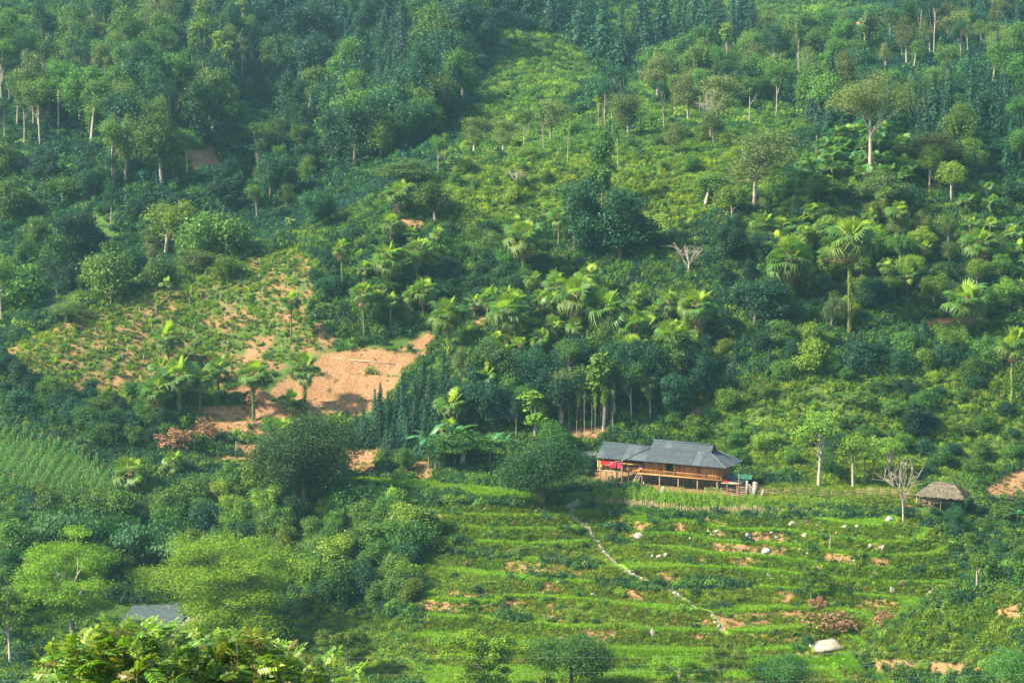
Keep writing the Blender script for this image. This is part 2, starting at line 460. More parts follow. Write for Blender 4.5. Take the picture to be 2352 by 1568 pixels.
# ------------------------------------------------------------------ ground zones (surveyed on the terrain once, then stored per vertex)
def zone(polys, g=True, b=0):
    m = np.zeros(GX.shape, bool)
    for p in polys: m |= inpoly(U, V, p)
    m &= VIS & g
    return blur(m, b, 1) if b else m.astype(float)
SOILP = [
    [(585, 925), (680, 846), (735, 818), (850, 796), (905, 808), (985, 760), (1006, 782), (915, 876), (868, 945), (760, 966), (690, 966), (600, 948)],
    [(478, 1046), (602, 1050), (604, 1072), (478, 1068)], [(788, 1030), (868, 1034), (872, 1092), (788, 1092)],
    [(500, 888), (600, 880), (610, 918), (520, 915)], [(480, 940), (860, 940), (870, 958), (480, 972)], [(310, 925), (345, 900), (340, 925)],
    [(888, 518), (930, 503), (972, 503), (976, 530), (890, 545)],
    [(2255, 1125), (2305, 1092), (2400, 1060), (2400, 1152), (2265, 1148)], 
    [(1955, 1154), (2100, 1160), (2060, 1174), (1960, 1166)], [(1560, 948), (1632, 928), (1600, 962)], [(420, 345), (490, 340), (525, 395), (450, 395)],
    [(620, 482), (720, 440), (722, 458), (640, 486)], [(1648, 1420), (1720, 1404), (1712, 1440), (1655, 1455)], [(1300, 985), (1400, 975), (1390, 1005), (1290, 1015)],
    [(540, 605), (600, 582), (590, 604), (550, 616)], [(1080, 738), (1130, 728), (1120, 750), (1075, 752)], [(925, 1060), (1000, 1060), (990, 1100), (940, 1095)],
    [(1875, 95), (1960, 52), (2040, 38), (2040, 48), (1960, 66), (1890, 100)], [(1750, 155), (1790, 138), (1790, 148)], [(2110, 735), (2200, 728), (2190, 758), (2110, 750)],
    [(2000, 1518), (2060, 1512), (2130, 1526), (2200, 1522), (2280, 1536), (2352, 1534), (2352, 1546), (2240, 1548), (2100, 1540), (2010, 1536)], [(1715, 620), (1725, 600), (1740, 640), (1720, 650)],
    [(560, 1395), (520, 1420), (420, 1430), (480, 1400)], [(1130, 735), (1080, 742), (1100, 725)], [(2285, 1398), (2352, 1385), (2352, 1425), (2300, 1420)],
    [(700, 470), (560, 700), (740, 800), (770, 790), (730, 740)][:0] or [(715, 740), (735, 738), (772, 792), (740, 806)],
]
PADDY = [[(800, 1096), (1000, 1108), (1160, 1124), (1235, 1138), (1260, 1150), (1190, 1152), (1000, 1134), (800, 1112)], [(1160, 1452), (1262, 1468), (1440, 1482), (1600, 1503), (1950, 1508), (2015, 1534), (1700, 1536), (1420, 1512), (1150, 1476)], [(980, 1446), (1090, 1456), (1080, 1468), (985, 1458)]]
PLANT = [(0, 800), (250, 690), (540, 606), (700, 560), (735, 640), (700, 740), (770, 790), (700, 830), (600, 870), (480, 900), (330, 900), (190, 930), (0, 860)]
SLOPER = [(1500, 990), (1650, 900), (1800, 860), (2100, 830), (2330, 860), (2352, 1060), (2200, 1110), (1900, 1110), (1720, 1090), (1560, 1010)]
GRASSC = [(1040, 300), (1120, 190), (1141, 66), (1254, 78), (1345, 126), (1390, 180), (1260, 260), (1160, 330), (1040, 340)]
MIDSLOPE = [(1000, 420), (1250, 360), (1500, 345), (1700, 335), (1800, 420), (1600, 520), (1400, 560), (1250, 500), (1000, 520)]
FARGRASS = [(0, 0), (420, 0), (400, 40), (330, 60), (0, 70)]
FARFIELD = [(1330, 30), (1500, 10), (1780, 10), (1900, 0), (2020, 20), (2080, 45), (1960, 70), (1700, 110), (1560, 80), (1430, 120), (1380, 100)]
SADDLE = [(1400, 180), (1560, 150), (1760, 110), (1850, 150), (1760, 230), (1600, 260), (1450, 240)]
CORN = [(-60, 1000), (0, 995), (60, 1003), (150, 1035), (230, 1070), (262, 1100), (268, 1135), (120, 1128), (-60, 1128)]
YARD = [(1330, 1100), (1370, 1080), (1740, 1085), (1750, 1130), (1640, 1140), (1330, 1142)]
near = GR < 345
SOIL = np.maximum(zone(SOILP, True, 1), 0)
nz1 = fbm(GX, GY, 5, 51, 4); nz2 = fbm(GX, GY, 2.2, 61, 3)
SOIL = np.clip(SOIL * (1.15 + 1.2 * nz2), 0, 1) * np.where((wc > .5) & (FC < .26) & (nz1 > -.05), .3, 1.0)
SOIL = np.maximum(SOIL, np.clip((nz1 - 0.06) * 10, 0, .9) * (RISER & (FT > 0.5)))
SOIL = np.maximum(SOIL, np.clip((nz1 + 0.02) * 9, 0, 1) * BRISER)
plant = zone([PLANT], (GR > 318) & (GR < 385), 2)
SOIL = np.maximum(SOIL, plant * np.clip(0.62 + 2.2 * nz2 + 1.6 * nz1, 0.1, 0.9))
corn = zone([CORN], GR < 330)
PAD = np.maximum(zone(PADDY, GR < 325, 1), blur(TREAD & (fbm(GX, GY, 13, 301, 3) > -0.19), 1, 1))
YARDM = np.zeros(GX.shape)
hx = (GX - HO[0]) * HE[0] + (GY - HO[1]) * HE[1]; hy = (GX - HO[0]) * HN[0] + (GY - HO[1]) * HN[1]
YARDM[(hx > -8) & (hx < 19) & (hy > -1.6) & (hy < 8.5)] = 1
SOIL = np.maximum(SOIL, YARDM * 0.8)
sloper = zone([SLOPER], GR < 345, 3); grassc = zone([GRASSC], True, 3); midsl = zone([MIDSLOPE], True, 3); fargr = zone([FARGRASS, FARFIELD, SADDLE, [(1040, 340), (1250, 280), (1430, 235), (1760, 215), (1900, 290), (1760, 345), (1400, 360), (1040, 420)]], True, 3)
DRY = np.clip(0.85 * sloper + 0.7 * grassc + 0.9 * midsl + 0.5 * fargr + 0.6 * plant + 0.55 * blur(RISER, 1, 1) + 0.9 * zone([[(1985, 1490), (2100, 1420), (2352, 1340), (2352, 1540), (2000, 1520)]], GR < 262, 2)
              + 0.8 * zone([[(690, 1400), (960, 1420), (980, 1568), (600, 1568), (680, 1480)]], True, 2), 0, 1)
DRY = np.clip(DRY + 0.7 * fbm(GX, GY, 25, 71, 3), 0, 1)

# ground material
m, nt, bs, N, L = newmat('ground')
at = N.new('ShaderNodeAttribute'); at.attribute_name = 'zones'
sep = N.new('ShaderNodeSeparateColor'); L.new(at.outputs['Color'], sep.inputs[0])
n1 = noise(nt, 0.9, 6, 0.7); n2 = noise(nt, 3.5, 5, 0.7)
gr = mixc(nt, n1, (0.030, 0.070, 0.014), (0.070, 0.130, 0.020))
gr = mixc(nt, sep.outputs[2], gr, mixc(nt, n2, (0.042, 0.090, 0.012), (0.105, 0.135, 0.028)))
sc = mixc(nt, ramp(nt, noise(nt, 0.30, 6, 0.7), 0.35, 0.65), (0.31, 0.170, 0.068), (0.26, 0.098, 0.036))
sc = mixc(nt, ramp(nt, noise(nt, 1.6, 8, 0.8, stretch=(1.6, 1.6, 0.3)), 0.42, 0.66), sc, (0.34, 0.225, 0.125))
sc = mixc(nt, ramp(nt, n2, 0.42, 0.66), sc, (0.15, 0.085, 0.042))
pd = mixc(nt, n2, (0.145, 0.29, 0.012), (0.205, 0.35, 0.018))
so = N.new('ShaderNodeMath'); so.operation = 'MULTIPLY_ADD'; so.inputs[1].default_value = 1.0
sh = N.new('ShaderNodeMath'); sh.operation = 'MULTIPLY_ADD'; sh.inputs[1].default_value = 1.6; sh.inputs[2].default_value = -0.8
L.new(n2, sh.inputs[0]); L.new(sep.outputs[0], so.inputs[0]); L.new(sh.outputs[0], so.inputs[2])
c = mixc(nt, ramp(nt, so.outputs[0], 0.2, 0.9), gr, sc)
c = mixc(nt, ramp(nt, sep.outputs[1], 0.35, 0.65), c, pd)
L.new(c, bs.inputs['Base Color']); bs.inputs['Roughness'].default_value = 0.95; bs.inputs['Specular IOR Level'].default_value = 0.15
bp = N.new('ShaderNodeBump'); bp.inputs['Strength'].default_value = 0.7; bp.inputs['Distance'].default_value = 0.25
L.new(noise(nt, 1.7, 7, 0.75), bp.inputs['Height']); L.new(bp.outputs[0], bs.inputs['Normal'])
M['ground'] = m

nr, ncn = GX.shape
# eroded relief where soil is bare
GZ = GZ + np.clip(SOIL, 0, 1) * (~TREAD) * 0.35 * fbm(GX * 1.0, GY * 0.5, 1.8, 81, 3)
idx = np.arange(nr * ncn).reshape(nr, ncn)
gme = mesh_from('ground', np.stack([GX, GY, GZ], -1).reshape(-1, 3),
                [np.stack([idx[:-1, :-1], idx[:-1, 1:], idx[1:, 1:], idx[1:, :-1]], -1).reshape(-1, 4)], [M['ground']], smooth=True)
ca_ = gme.color_attributes.new('zones', 'FLOAT_COLOR', 'POINT')
ca_.data.foreach_set('color', np.stack([np.clip(SOIL, 0, 1), np.clip(PAD, 0, 1), DRY, np.ones_like(DRY)], -1).reshape(-1).astype(np.float32))
tag(link('ground', gme), kind='structure')

# ------------------------------------------------------------------ plant prototypes
def unit(v): return v / np.maximum(np.linalg.norm(v, axis=-1, keepdims=True), 1e-9)
def leaf_quads(pos, nrm, ln, wd, r, droop=None):
    """rhombic leaves at pos, facing nrm"""
    n = len(pos)
    t = unit(np.cross(nrm, unit(r.randn(n, 3)))) if droop is None else unit(droop - nrm * np.sum(droop * nrm, 1, keepdims=True))
    b = np.cross(nrm, t)
    ln = np.broadcast_to(ln, (n,))[:, None]; wd = np.broadcast_to(wd, (n,))[:, None]
    co = np.stack([pos - t * ln * 0.5, pos + b * wd * 0.5 - t * ln * 0.05, pos + t * ln * 0.5 - nrm * ln * 0.08, pos - b * wd * 0.5 - t * ln * 0.05], 1).reshape(-1, 3)
    return co, np.arange(4 * n).reshape(n, 4)
def clump_leaves(mb, centres, radii, per, size, r, squash=0.75, up=0.45, asp=0.55):
    for c, R in zip(centres, radii):
        n = int(per * (R / np.mean(radii)) ** 1.6); an = .65 + .75 * r.rand(3); an[2] = .55 + .5 * r.rand()
        d = unit(r.randn(n, 3)); rad = R * (0.25 + 0.75 * r.rand(n) ** 0.6)[:, None] * (0.7 + 0.6 * r.rand(n, 1))
        p = c + d * rad * np.array([an[0], an[1], squash * an[2] * 1.3])
        nm = unit(d * 0.7 + np.array([0, 0, up]) + 0.55 * r.randn(n, 3))
        s = size * (0.65 + 0.7 * r.rand(n))
        co, q = leaf_quads(p, nm, s, s * asp, r)
        mb.add(co, q)
def limb(mb, a, b, r0, r1, r, sag=0.12, n=5, k=5):
    a, b = np.array(a, float), np.array(b, float); L = np.linalg.norm(b - a)
    t = np.linspace(0, 1, n)[:, None]
    pts = a + (b - a) * t + np.sin(t * math.pi) * (r.randn(3) * sag * L * 0.4 + np.array([0, 0, sag * L * 0.4]))
    mb.tube(pts, np.linspace(r0, r1, n), k, cap=False)
    return pts
def broadleaf(seed, h, cr, cb, clumps, per, size, leaf, bark, squash=0.8, tr=None, lean=0.05, forks=6, name='tree', asp=0.55, clump_r=0.34, top=0.0, open_=1.0):
    """h height, cr crown radius, cb crown base; returns (trunk mesh, crown mesh)"""
    r = np.random.RandomState(seed)
    tr = tr or h * 0.018 + 0.05
    ch = h - cb; cc = np.array([r.randn() * lean * h, r.randn() * lean * h, cb + ch * 0.5])
    cen = []
    tries = 0
    nl = 6 if cr / h > .2 else 3
    lob = [unit(r.randn(3)) * (.35 + .35 * r.rand()) for _ in range(nl)]
    lor = .32 + .3 * r.rand(nl)
    while len(cen) < clumps and tries < 4000:
        tries += 1
        d = unit(r.randn(3)); li = r.randint(nl); q = lob[li] + d * (r.rand() ** 0.4) * lor[li]; q = q / max(1.0, np.linalg.norm(q) / 1.05)
        wz = 1.0 - top * max(q[2], 0)
        p = cc + np.array([q[0] * cr * (1 - clump_r * .5) * wz, q[1] * cr * (1 - clump_r * .5) * wz, q[2] * ch * 0.5 * (1 - clump_r * .4)])
        if all(np.linalg.norm(p - c) > clump_r * cr * 0.62 * open_ for c in cen): cen.append(p)
    rad = clump_r * cr * (0.7 + 0.6 * r.rand(len(cen)))
    cm = MB(); clump_leaves(cm, cen, rad, per, size, r, squash, asp=asp)
    tm = MB()
    ftop = np.array([cc[0] * 0.8, cc[1] * 0.8, cb + ch * 0.55])
    tp = limb(tm, (0, 0, -0.4), ftop, tr * 1.25, tr * 0.45, r, 0.04, 7, 7)
    order = sorted(cen, key=lambda c: -np.linalg.norm(c - cc))[:forks]
    for c in order:
        s = tp[min(6, 3 + r.randint(3))]
        limb(tm, s, c, tr * 0.42, tr * 0.10, r, 0.15)
    return tm.mesh(name + '_trunk', bark, True), cm.mesh(name + '_crown', leaf)
def conifer(seed, h, cr, leaf, bark, cb=0.6, name='conifer', dens=1.0):
    r = np.random.RandomState(seed); cm = MB(); P = []; Nn = []; T = []; S = []
    z = cb
    while z < h - 0.1:
        f = (z - cb) / (h - cb)
        R = cr * (1 - f) ** 0.95 * (0.65 + 0.6 * r.rand()) + 0.10
        nb = max(4, int(7 * dens * (1 - 0.35 * f))); a0 = r.rand() * 6.28
        for k in range(nb):
            a = a0 + k * 6.283 / nb + r.randn() * 0.2
            d = np.array([math.cos(a), math.sin(a), 0]); Rk = R * (0.75 + 0.4 * r.rand())
            m = max(2, int(Rk / 0.32))
            for i in range(m):
                t = (i + 0.6) / m
                p = d * Rk * t + np.array([0, 0, z + r.randn() * .12 + 0.28 * Rk * t - 0.50 * Rk * t * t])
                for sgn in (-1, 1):
                    side = np.cross(d, [0, 0, 1]) * sgn
                    P.append(p + side * 0.12 * (1.2 - t) + r.randn(3) * 0.05); T.append(d * 0.8 + side * 0.7 + np.array([0, 0, -0.25])); Nn.append(np.array([0, 0, .75]) + d * .8 + 0.5 * r.randn(3)); S.append(0.36 + 0.16 * (1 - t) * min(1.3, R))
        z += 0.20 + 0.12 * r.rand()
    co, q = leaf_quads(np.array(P), unit(np.array(Nn)), np.array(S) * 1.1, np.array(S) * 0.45, r, unit(np.array(T)))
    cm.add(co, q)
    tm = MB(); tm.tube([(0, 0, -0.4), (0, 0, h * 0.5), (0, 0, h)], [0.02 * h, 0.013 * h, 0.01], 6)
    return tm.mesh(name + '_trunk', bark, True), cm.mesh(name + '_crown', leaf)
def bush(seed, R, n, size, leaf, clumps=6, squash=0.8, name='bush', asp=0.55):
    r = np.random.RandomState(seed); cm = MB()
    cen = [np.array([r.randn() * R * .42, r.randn() * R * .42, R * (0.25 + 0.55 * r.rand())]) for _ in range(clumps)]
    clump_leaves(cm, cen, R * (0.35 + 0.25 * r.rand(clumps)), n // clumps, size, r, squash, asp=asp)
    return cm.mesh(name, leaf)
def tuft(seed, n, h, spread, wd, leaf, name='tuft', bend=0.5):
    r = np.random.RandomState(seed); mb = MB()
    for k in range(n):
        a = r.rand() * 6.283; d = np.array([math.cos(a), math.sin(a), 0]); s = np.array([-d[1], d[0], 0])
        b = d * spread * r.rand() ** 0.5 * 0.6; H = h * (0.6 + 0.5 * r.rand()); o = spread * (0.2 + bend * r.rand())
        p1 = b + d * o * 0.35 + np.array([0, 0, H * 0.6]); p2 = b + d * o + np.array([0, 0, H * (1 - 0.35 * bend * r.rand())])
        w = wd * (0.7 + 0.5 * r.rand())
        mb.add([b - s * w * .5, b + s * w * .5, p1 + s * w * .4, p1 - s * w * .4, p2], [[0, 1, 2, 3]], [[3, 2, 4]])
    return mb.mesh(name, leaf)
def fern(seed, n, L, leaf, name='fern'):
    r = np.random.RandomState(seed); P = []; T = []; Nn = []; S = []
    for k in range(n):
        a = k * 2.4 + r.rand() * 0.5; d = np.array([math.cos(a), math.sin(a), 0]); l = L * (0.7 + 0.5 * r.rand())
        for i in range(8):
            t = (i + 1) / 8
            p = d * l * t * 0.85 + np.array([0, 0, l * (0.9 * t - 0.75 * t * t)])
            for sg in (-1, 1):
                side = np.array([-d[1], d[0], 0]) * sg
                w = 0.30 * l * (1 - t) ** 0.7 + 0.05
                P.append(p + side * w * 0.5); T.append(side + d * 0.4 + np.array([0, 0, -0.2])); Nn.append(np.array([0, 0, 1.0]) + d * .2 * t + 0.15 * r.randn(3)); S.append(w * 1.2)
    co, q = leaf_quads(np.array(P), unit(np.array(Nn)), np.array(S), np.array(S) * 0.38, r, unit(np.array(T)))
    return MB().add(co, q).mesh(name, leaf)
def corn_plant(seed, mats):
    r = np.random.RandomState(seed); mb = MB(); H = 2.1 + 0.3 * r.rand()
    mb.tube([(0, 0, 0), (0, 0, H)], [0.02, 0.012], 4)
    for i in range(8):
        z = 0.3 + i * (H - 0.5) / 8; a = (i % 2) * math.pi + r.randn() * 0.5; d = np.array([math.cos(a), math.sin(a), 0]); s = np.array([-d[1], d[0], 0]); l = 0.7 * (0.7 + 0.5 * r.rand())
        p0 = np.array([0, 0, z]); p1 = p0 + d * l * .45 + np.array([0, 0, .28]); p2 = p0 + d * l * .85 + np.array([0, 0, .22]); p3 = p0 + d * l * 1.05 + np.array([0, 0, -.05])
        mb.add([p0 - s * .02, p0 + s * .02, p1 + s * .085, p1 - s * .085, p2 + s * .07, p2 - s * .07, p3], [[0, 1, 2, 3], [3, 2, 4, 5]], [[5, 4, 6]])
    mb.m = 1
    for k in range(6):
        a = r.rand() * 6.28; e = np.array([math.cos(a) * .14, math.sin(a) * .14, H + .22]); s = np.array([-math.sin(a), math.cos(a), 0]) * .018
        mb.add([(0, 0, H), e + s, e - s], (), [[0, 1, 2]])
    return mb.mesh('corn', mats)

G_DARK = ((0.010, 0.044, 0.024), (0.028, 0.100, 0.036))
G_MID = ((0.034, 0.098, 0.018), (0.098, 0.200, 0.026))
G_LIGHT = ((0.080, 0.158, 0.014), (0.185, 0.285, 0.028))
G_YEL = ((0.105, 0.195, 0.014), (0.220, 0.310, 0.028))
M['leaf_dark'] = leafmat('dark_leaves', *G_DARK)
M['leaf_mid'] = leafmat('green_leaves', *G_MID)
M['leaf_light'] = leafmat('light_leaves', *G_LIGHT)
M['leaf_yellow'] = leafmat('yellow_green_leaves', *G_YEL)
M['leaf_olive'] = leafmat('olive_leaves', (0.060, 0.115, 0.026), (0.140, 0.185, 0.045))
M['needle'] = leafmat('conifer_needles', (0.009, 0.046, 0.028), (0.028, 0.098, 0.042), 0.25)
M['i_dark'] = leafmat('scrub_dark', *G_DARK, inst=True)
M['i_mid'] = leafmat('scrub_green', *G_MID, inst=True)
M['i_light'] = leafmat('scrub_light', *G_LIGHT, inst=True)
M['i_grass'] = leafmat('grass_blades', (0.085, 0.180, 0.011), (0.185, 0.290, 0.020), inst=True, trans=0.45)
M['i_rice'] = leafmat('rice_blades', (0.145, 0.290, 0.012), (0.220, 0.370, 0.018), inst=True, trans=0.5, val=0.12, hue=0.01)
M['i_brown'] = leafmat('scrub_dry', (0.14, 0.085, 0.04), (0.28, 0.19, 0.09), inst=True, val=0.2, hue=0.01)
M['corn_leaf'] = leafmat('corn_leaves', (0.055, 0.170, 0.035), (0.120, 0.260, 0.050), val=0.2)
M['corn_top'] = leafmat('corn_tassels', (0.26, 0.24, 0.09), (0.34, 0.30, 0.12), val=0.15, hue=0.01)

# ------------------------------------------------------------------ scatter (uncountable ground cover): points with attributes, instanced by geometry nodes
def scatter(name, pts, idxs, rots, scls, tints, protos, label=None, cat=None):
    coll = bpy.data.collections.new(name + '_kinds')
    for k, me in enumerate(protos):
        o = bpy.data.objects.new('%s_kind_%02d' % (name, k), me); coll.objects.link(o)
    me = bpy.data.meshes.new(name)
    n = len(pts)
    me.vertices.add(n); me.vertices.foreach_set('co', np.asarray(pts, np.float32).ravel())
    def attr(an, ty, key, arr):
        a = me.attributes.new(an, ty, 'POINT'); a.data.foreach_set(key, np.ascontiguousarray(arr).ravel())
    attr('kind_index', 'INT', 'value', np.asarray(idxs, np.int32))
    attr('turn', 'FLOAT_VECTOR', 'vector', np.asarray(rots, np.float32))
    attr('size', 'FLOAT_VECTOR', 'vector', np.asarray(scls, np.float32))
    attr('tint', 'FLOAT_COLOR', 'color', np.concatenate([np.asarray(tints, np.float32), np.ones((n, 1), np.float32)], 1))
    ng = bpy.data.node_groups.new(name + '_scatter', 'GeometryNodeTree')
    ng.interface.new_socket('Geometry', in_out='INPUT', socket_type='NodeSocketGeometry')
    ng.interface.new_socket('Geometry', in_out='OUTPUT', socket_type='NodeSocketGeometry')
    gi = ng.nodes.new('NodeGroupInput'); go = ng.nodes.new('NodeGroupOutput')
    mp = ng.nodes.new('GeometryNodeMeshToPoints'); ip = ng.nodes.new('GeometryNodeInstanceOnPoints'); ci = ng.nodes.new('GeometryNodeCollectionInfo')
    ci.inputs['Collection'].default_value = coll; ci.inputs['Separate Children'].default_value = True; ci.inputs['Reset Children'].default_value = True
    def na(an, ty):
        x = ng.nodes.new('GeometryNodeInputNamedAttribute'); x.data_type = ty; x.inputs['Name'].default_value = an; return x.outputs['Attribute']
    ng.links.new(gi.outputs[0], mp.inputs[0]); ng.links.new(mp.outputs[0], ip.inputs['Points']); ng.links.new(ci.outputs[0], ip.inputs['Instance'])
    ip.inputs['Pick Instance'].default_value = True
    ng.links.new(na('kind_index', 'INT'), ip.inputs['Instance Index'])
    ng.links.new(na('turn', 'FLOAT_VECTOR'), ip.inputs['Rotation']); ng.links.new(na('size', 'FLOAT_VECTOR'), ip.inputs['Scale'])
    ng.links.new(ip.outputs[0], go.inputs[0])
    o = link(name, me); md = o.modifiers.new('scatter', 'NODES'); md.node_group = ng
    return tag(o, label, cat, None, 'stuff')

def wedge(n, r0, r1, rs, half=16.0):
    a = np.radians(rs.uniform(-half, half, n)); r = np.sqrt(rs.uniform(r0 * r0, r1 * r1, n))
    return r * np.sin(a), r * np.cos(a)

# trail pixels are kept free of plants
PATH = [(1326, 1152), (1308, 1168), (1312, 1186), (1343, 1206), (1360, 1230), (1378, 1256), (1405, 1286), (1440, 1311), (1490, 1336), (1530, 1353), (1572, 1376), (1620, 1401), (1650, 1426), (1662, 1452)]
PP = np.array([ground(u, v) for u, v in PATH])
def path_dist(x, y):
    d = np.full(len(x), 1e9)
    for a, b in zip(PP[:-1, :2], PP[1:, :2]):
        ab = b - a; t = np.clip(((x - a[0]) * ab[0] + (y - a[1]) * ab[1]) / (ab @ ab), 0, 1)
        d = np.minimum(d, np.hypot(x - a[0] - t * ab[0], y - a[1] - t * ab[1]))
    return d
STREAM = [(275, 1402), (325, 1386), (400, 1386), (455, 1396), (430, 1430), (385, 1448), (290, 1454)]

rs = np.random.RandomState(11)
PROT = [bush(1, 1.0, 300, .21, M['i_dark']), bush(2, 1.0, 300, .20, M['i_mid']), bush(3, 1.0, 280, .21, M['i_mid'], 4, 0.6), bush(4, 1.0, 300, .19, M['i_light']), bush(5, 1.0, 250, .24, M['i_light'], 5, 0.6),
        fern(6, 9, 1.3, M['i_light']), tuft(7, 34, 1.3, 0.9, 0.09, M['i_grass']), tuft(8, 30, 1.0, 1.0, 0.10, M['i_grass'], bend=0.9), bush(9, 1.0, 110, .28, M['i_brown'], 5, .7)]
EXC = YARDM[:, :]
def cover(n, r0, r1, dens, size, seed):
    rs = np.random.RandomState(seed)
    x, y = wedge(n, r0, r1, rs)
    soil = gat(SOIL, x, y); pad = gat(PAD, x, y); dry = gat(DRY, x, y); yd = gat(YARDM, x, y); cn = gat(corn, x, y); pl = gat(plant, x, y); vis = gat(VISD, x, y); ris = gat(RISER, x, y)
    r = np.hypot(x, y); z = gz(x, y)
    u, v, _ = project(np.stack([x, y, z], -1))
    gap = fbm(x, y, 6, 91, 3)
    p = dens * np.where(pl > .4, 1.0, np.clip(1.2 - 1.0 * np.clip(soil, 0, 1), 0, 1)) * (1 - np.clip(pad * 1.4, 0, 1)) * (yd < .5) * (cn < .5) * np.where(pl > .4, 0.62, 1.0) * np.clip(1.0 + 2.2 * gap, 0.35, 1.4)
    ok = (rs.rand(n) < p) & (vis > -0.016) & (path_dist(x, y) > 0.8) & (z > -9.6) & ~inpoly(u, v, STREAM)
    ok &= ~((u > 1290) & (u < 1890) & (v > 1126) & (v < 1180)) & ~inpoly(u, v, [(1700, 1110), (1860, 1106), (2110, 1116), (2110, 1162), (1860, 1160), (1700, 1150)]) & ~inpoly(u, v, [(270, 1384), (400, 1378), (470, 1390), (470, 1440), (400, 1490), (270, 1490)]) & ~(inpoly(u, v, [(585, 850), (735, 815), (990, 755), (1010, 785), (920, 880), (870, 975), (590, 975)]) & (rs.rand(n) < .8)) & ~inpoly(u, v, [(2080, 1150), (2230, 1140), (2240, 1190), (2100, 1190)])
    x, y, z, dry, pl, ris, soil, r, u, v = (q[ok] for q in (x, y, z, dry, pl, ris, soil, r, u, v))
    k = len(x); q = rs.rand(k); big = fbm(x, y, 16, 95, 3)
    kind = np.where(q < 0.22, 0, np.where(q < 0.50, 1, np.where(q < .72, 2, np.where(q < .88, 3, 4))))
    kind = np.where((dry > 0.35) & (rs.rand(k) < 0.75), rs.choice([3, 4, 5, 6, 6, 7, 7, 2, 1], k), kind)
    kind = np.where((ris > 0) & (rs.rand(k) < 0.92), rs.choice([6, 7, 7, 6, 7, 5, 3, 3, 4, 2, 1, 8], k, p=[.13, .14, .13, .13, .12, .07, .07, .05, .05, .05, .04, .02]), kind)
    kind = np.where((r > 392) & (dry < .4) & (kind >= 3), rs.choice([0, 1, 2], k), kind)
    kind = np.where((soil > .45) & (pl < .4), rs.choice([8, 7, 3], k), kind)
    kind = np.where((dry < .3) & (big > 0.06) & (rs.rand(k) < .5), 0, kind)
    s = size * (0.45 + 0.9 * rs.rand(k) ** 1.5) * np.where(np.isin(kind, (6, 7)), 0.75, 1.0)
    s = np.where(pl > 0.4, np.where(rs.rand(k) < 0.05, 0.9, 0.34 + 0.24 * rs.rand(k)), s)
    s = np.where(ris > 0, s * 0.52, s)
    s = np.where((soil > .45) & (pl < .4), .22 + .2 * rs.rand(k), s)
    s = np.where((dry > .45) & (pl < .4) & (ris == 0), s * 0.72, s)
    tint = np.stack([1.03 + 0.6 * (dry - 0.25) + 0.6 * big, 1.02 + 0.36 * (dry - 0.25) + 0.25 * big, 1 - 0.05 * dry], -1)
    tint = np.where((r > 392)[:, None], np.where((dry < .4)[:, None], np.array([.60, .82, 1.2]), np.array([.80, .92, 1.1])), 1.0) * np.clip(tint, 0.45, 2.2) * (0.85 + 0.3 * rs.rand(k, 1))  # far scrub bluer and darker: partly other plants, partly haze put into the colour
    rot = np.stack([rs.randn(k) * .12, rs.randn(k) * .12, rs.rand(k) * 6.283], -1)
    scl = s[:, None] * np.stack([np.ones(k), np.ones(k), 0.8 + 0.5 * rs.rand(k)], -1)
    return np.stack([x, y, z - 0.05], -1), kind, rot, scl, tint
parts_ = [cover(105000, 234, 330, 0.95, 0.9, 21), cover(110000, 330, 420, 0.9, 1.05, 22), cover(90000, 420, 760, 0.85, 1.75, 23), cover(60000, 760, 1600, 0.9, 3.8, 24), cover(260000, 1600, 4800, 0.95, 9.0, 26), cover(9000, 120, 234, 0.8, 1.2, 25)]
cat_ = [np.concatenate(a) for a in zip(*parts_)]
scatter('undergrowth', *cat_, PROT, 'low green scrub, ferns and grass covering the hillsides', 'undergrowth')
print('undergrowth', len(cat_[0]))

# rice on the terrace treads
RICE = [tuft(31, 26, 0.55, 0.42, 0.045, M['i_rice'], bend=.5), tuft(32, 26, 0.5, 0.42, 0.05, M['i_rice'], bend=.6)]
x, y = wedge(230000, 236, 325, rs)
pd_ = gat(PAD, x, y); ok = (pd_ > 0.5) & (gat(VISD, x, y) > -0.01) & (path_dist(x, y) > .7)
x, y = x[ok], y[ok]; k = len(x); print('rice', k)
tb = 1 + 0.3 * fbm(x, y, 7, 41, 3)
scatter('rice_crop', np.stack([x, y, gz(x, y) - .02], -1), rs.randint(0, 2, k), np.stack([np.zeros(k), np.zeros(k), rs.rand(k) * 6.28], -1), np.repeat((.7 + .5 * rs.rand(k))[:, None], 3, 1),
        np.stack([tb * (1 + .25 * fbm(x, y, 12, 45, 2)), tb, np.ones(k)], -1), RICE, 'bright green young rice on the terrace treads', 'rice')

# short grass on the terrace banks, the mound and the flat by the stream
TG = [tuft(33 + k, 22, .42, .36, .05, M['i_grass'], bend=.8) for k in range(3)] + [bush(37, .35, 40, .16, M['i_mid'], 3, .7)]
x, y = wedge(330000, 234, 318, rs)
ris_ = gat(RISER, x, y); dr_ = gat(DRY, x, y); gu, gv, _ = project(np.stack([x, y, gz(x, y)], -1)); ok = ((ris_ > 0) | (dr_ > .55) | inpoly(gu, gv, [(1700, 1106), (1860, 1100), (2120, 1112), (2120, 1165), (1860, 1165), (1700, 1150)])) & (gat(PAD, x, y) < .4) & (gat(SOIL, x, y) < .3 + .9 * rs.rand(len(x)) ** 2) & (gat(VISD, x, y) > -.01) & (path_dist(x, y) > .38) & (gat(YARDM, x, y) < .5) & (gat(plant, x, y) < .4) & (rs.rand(len(x)) < .6)
x, y = x[ok], y[ok]; k = len(x); print('short grass', k)
tb = 1.1 + .7 * fbm(x, y, 5, 141, 3)
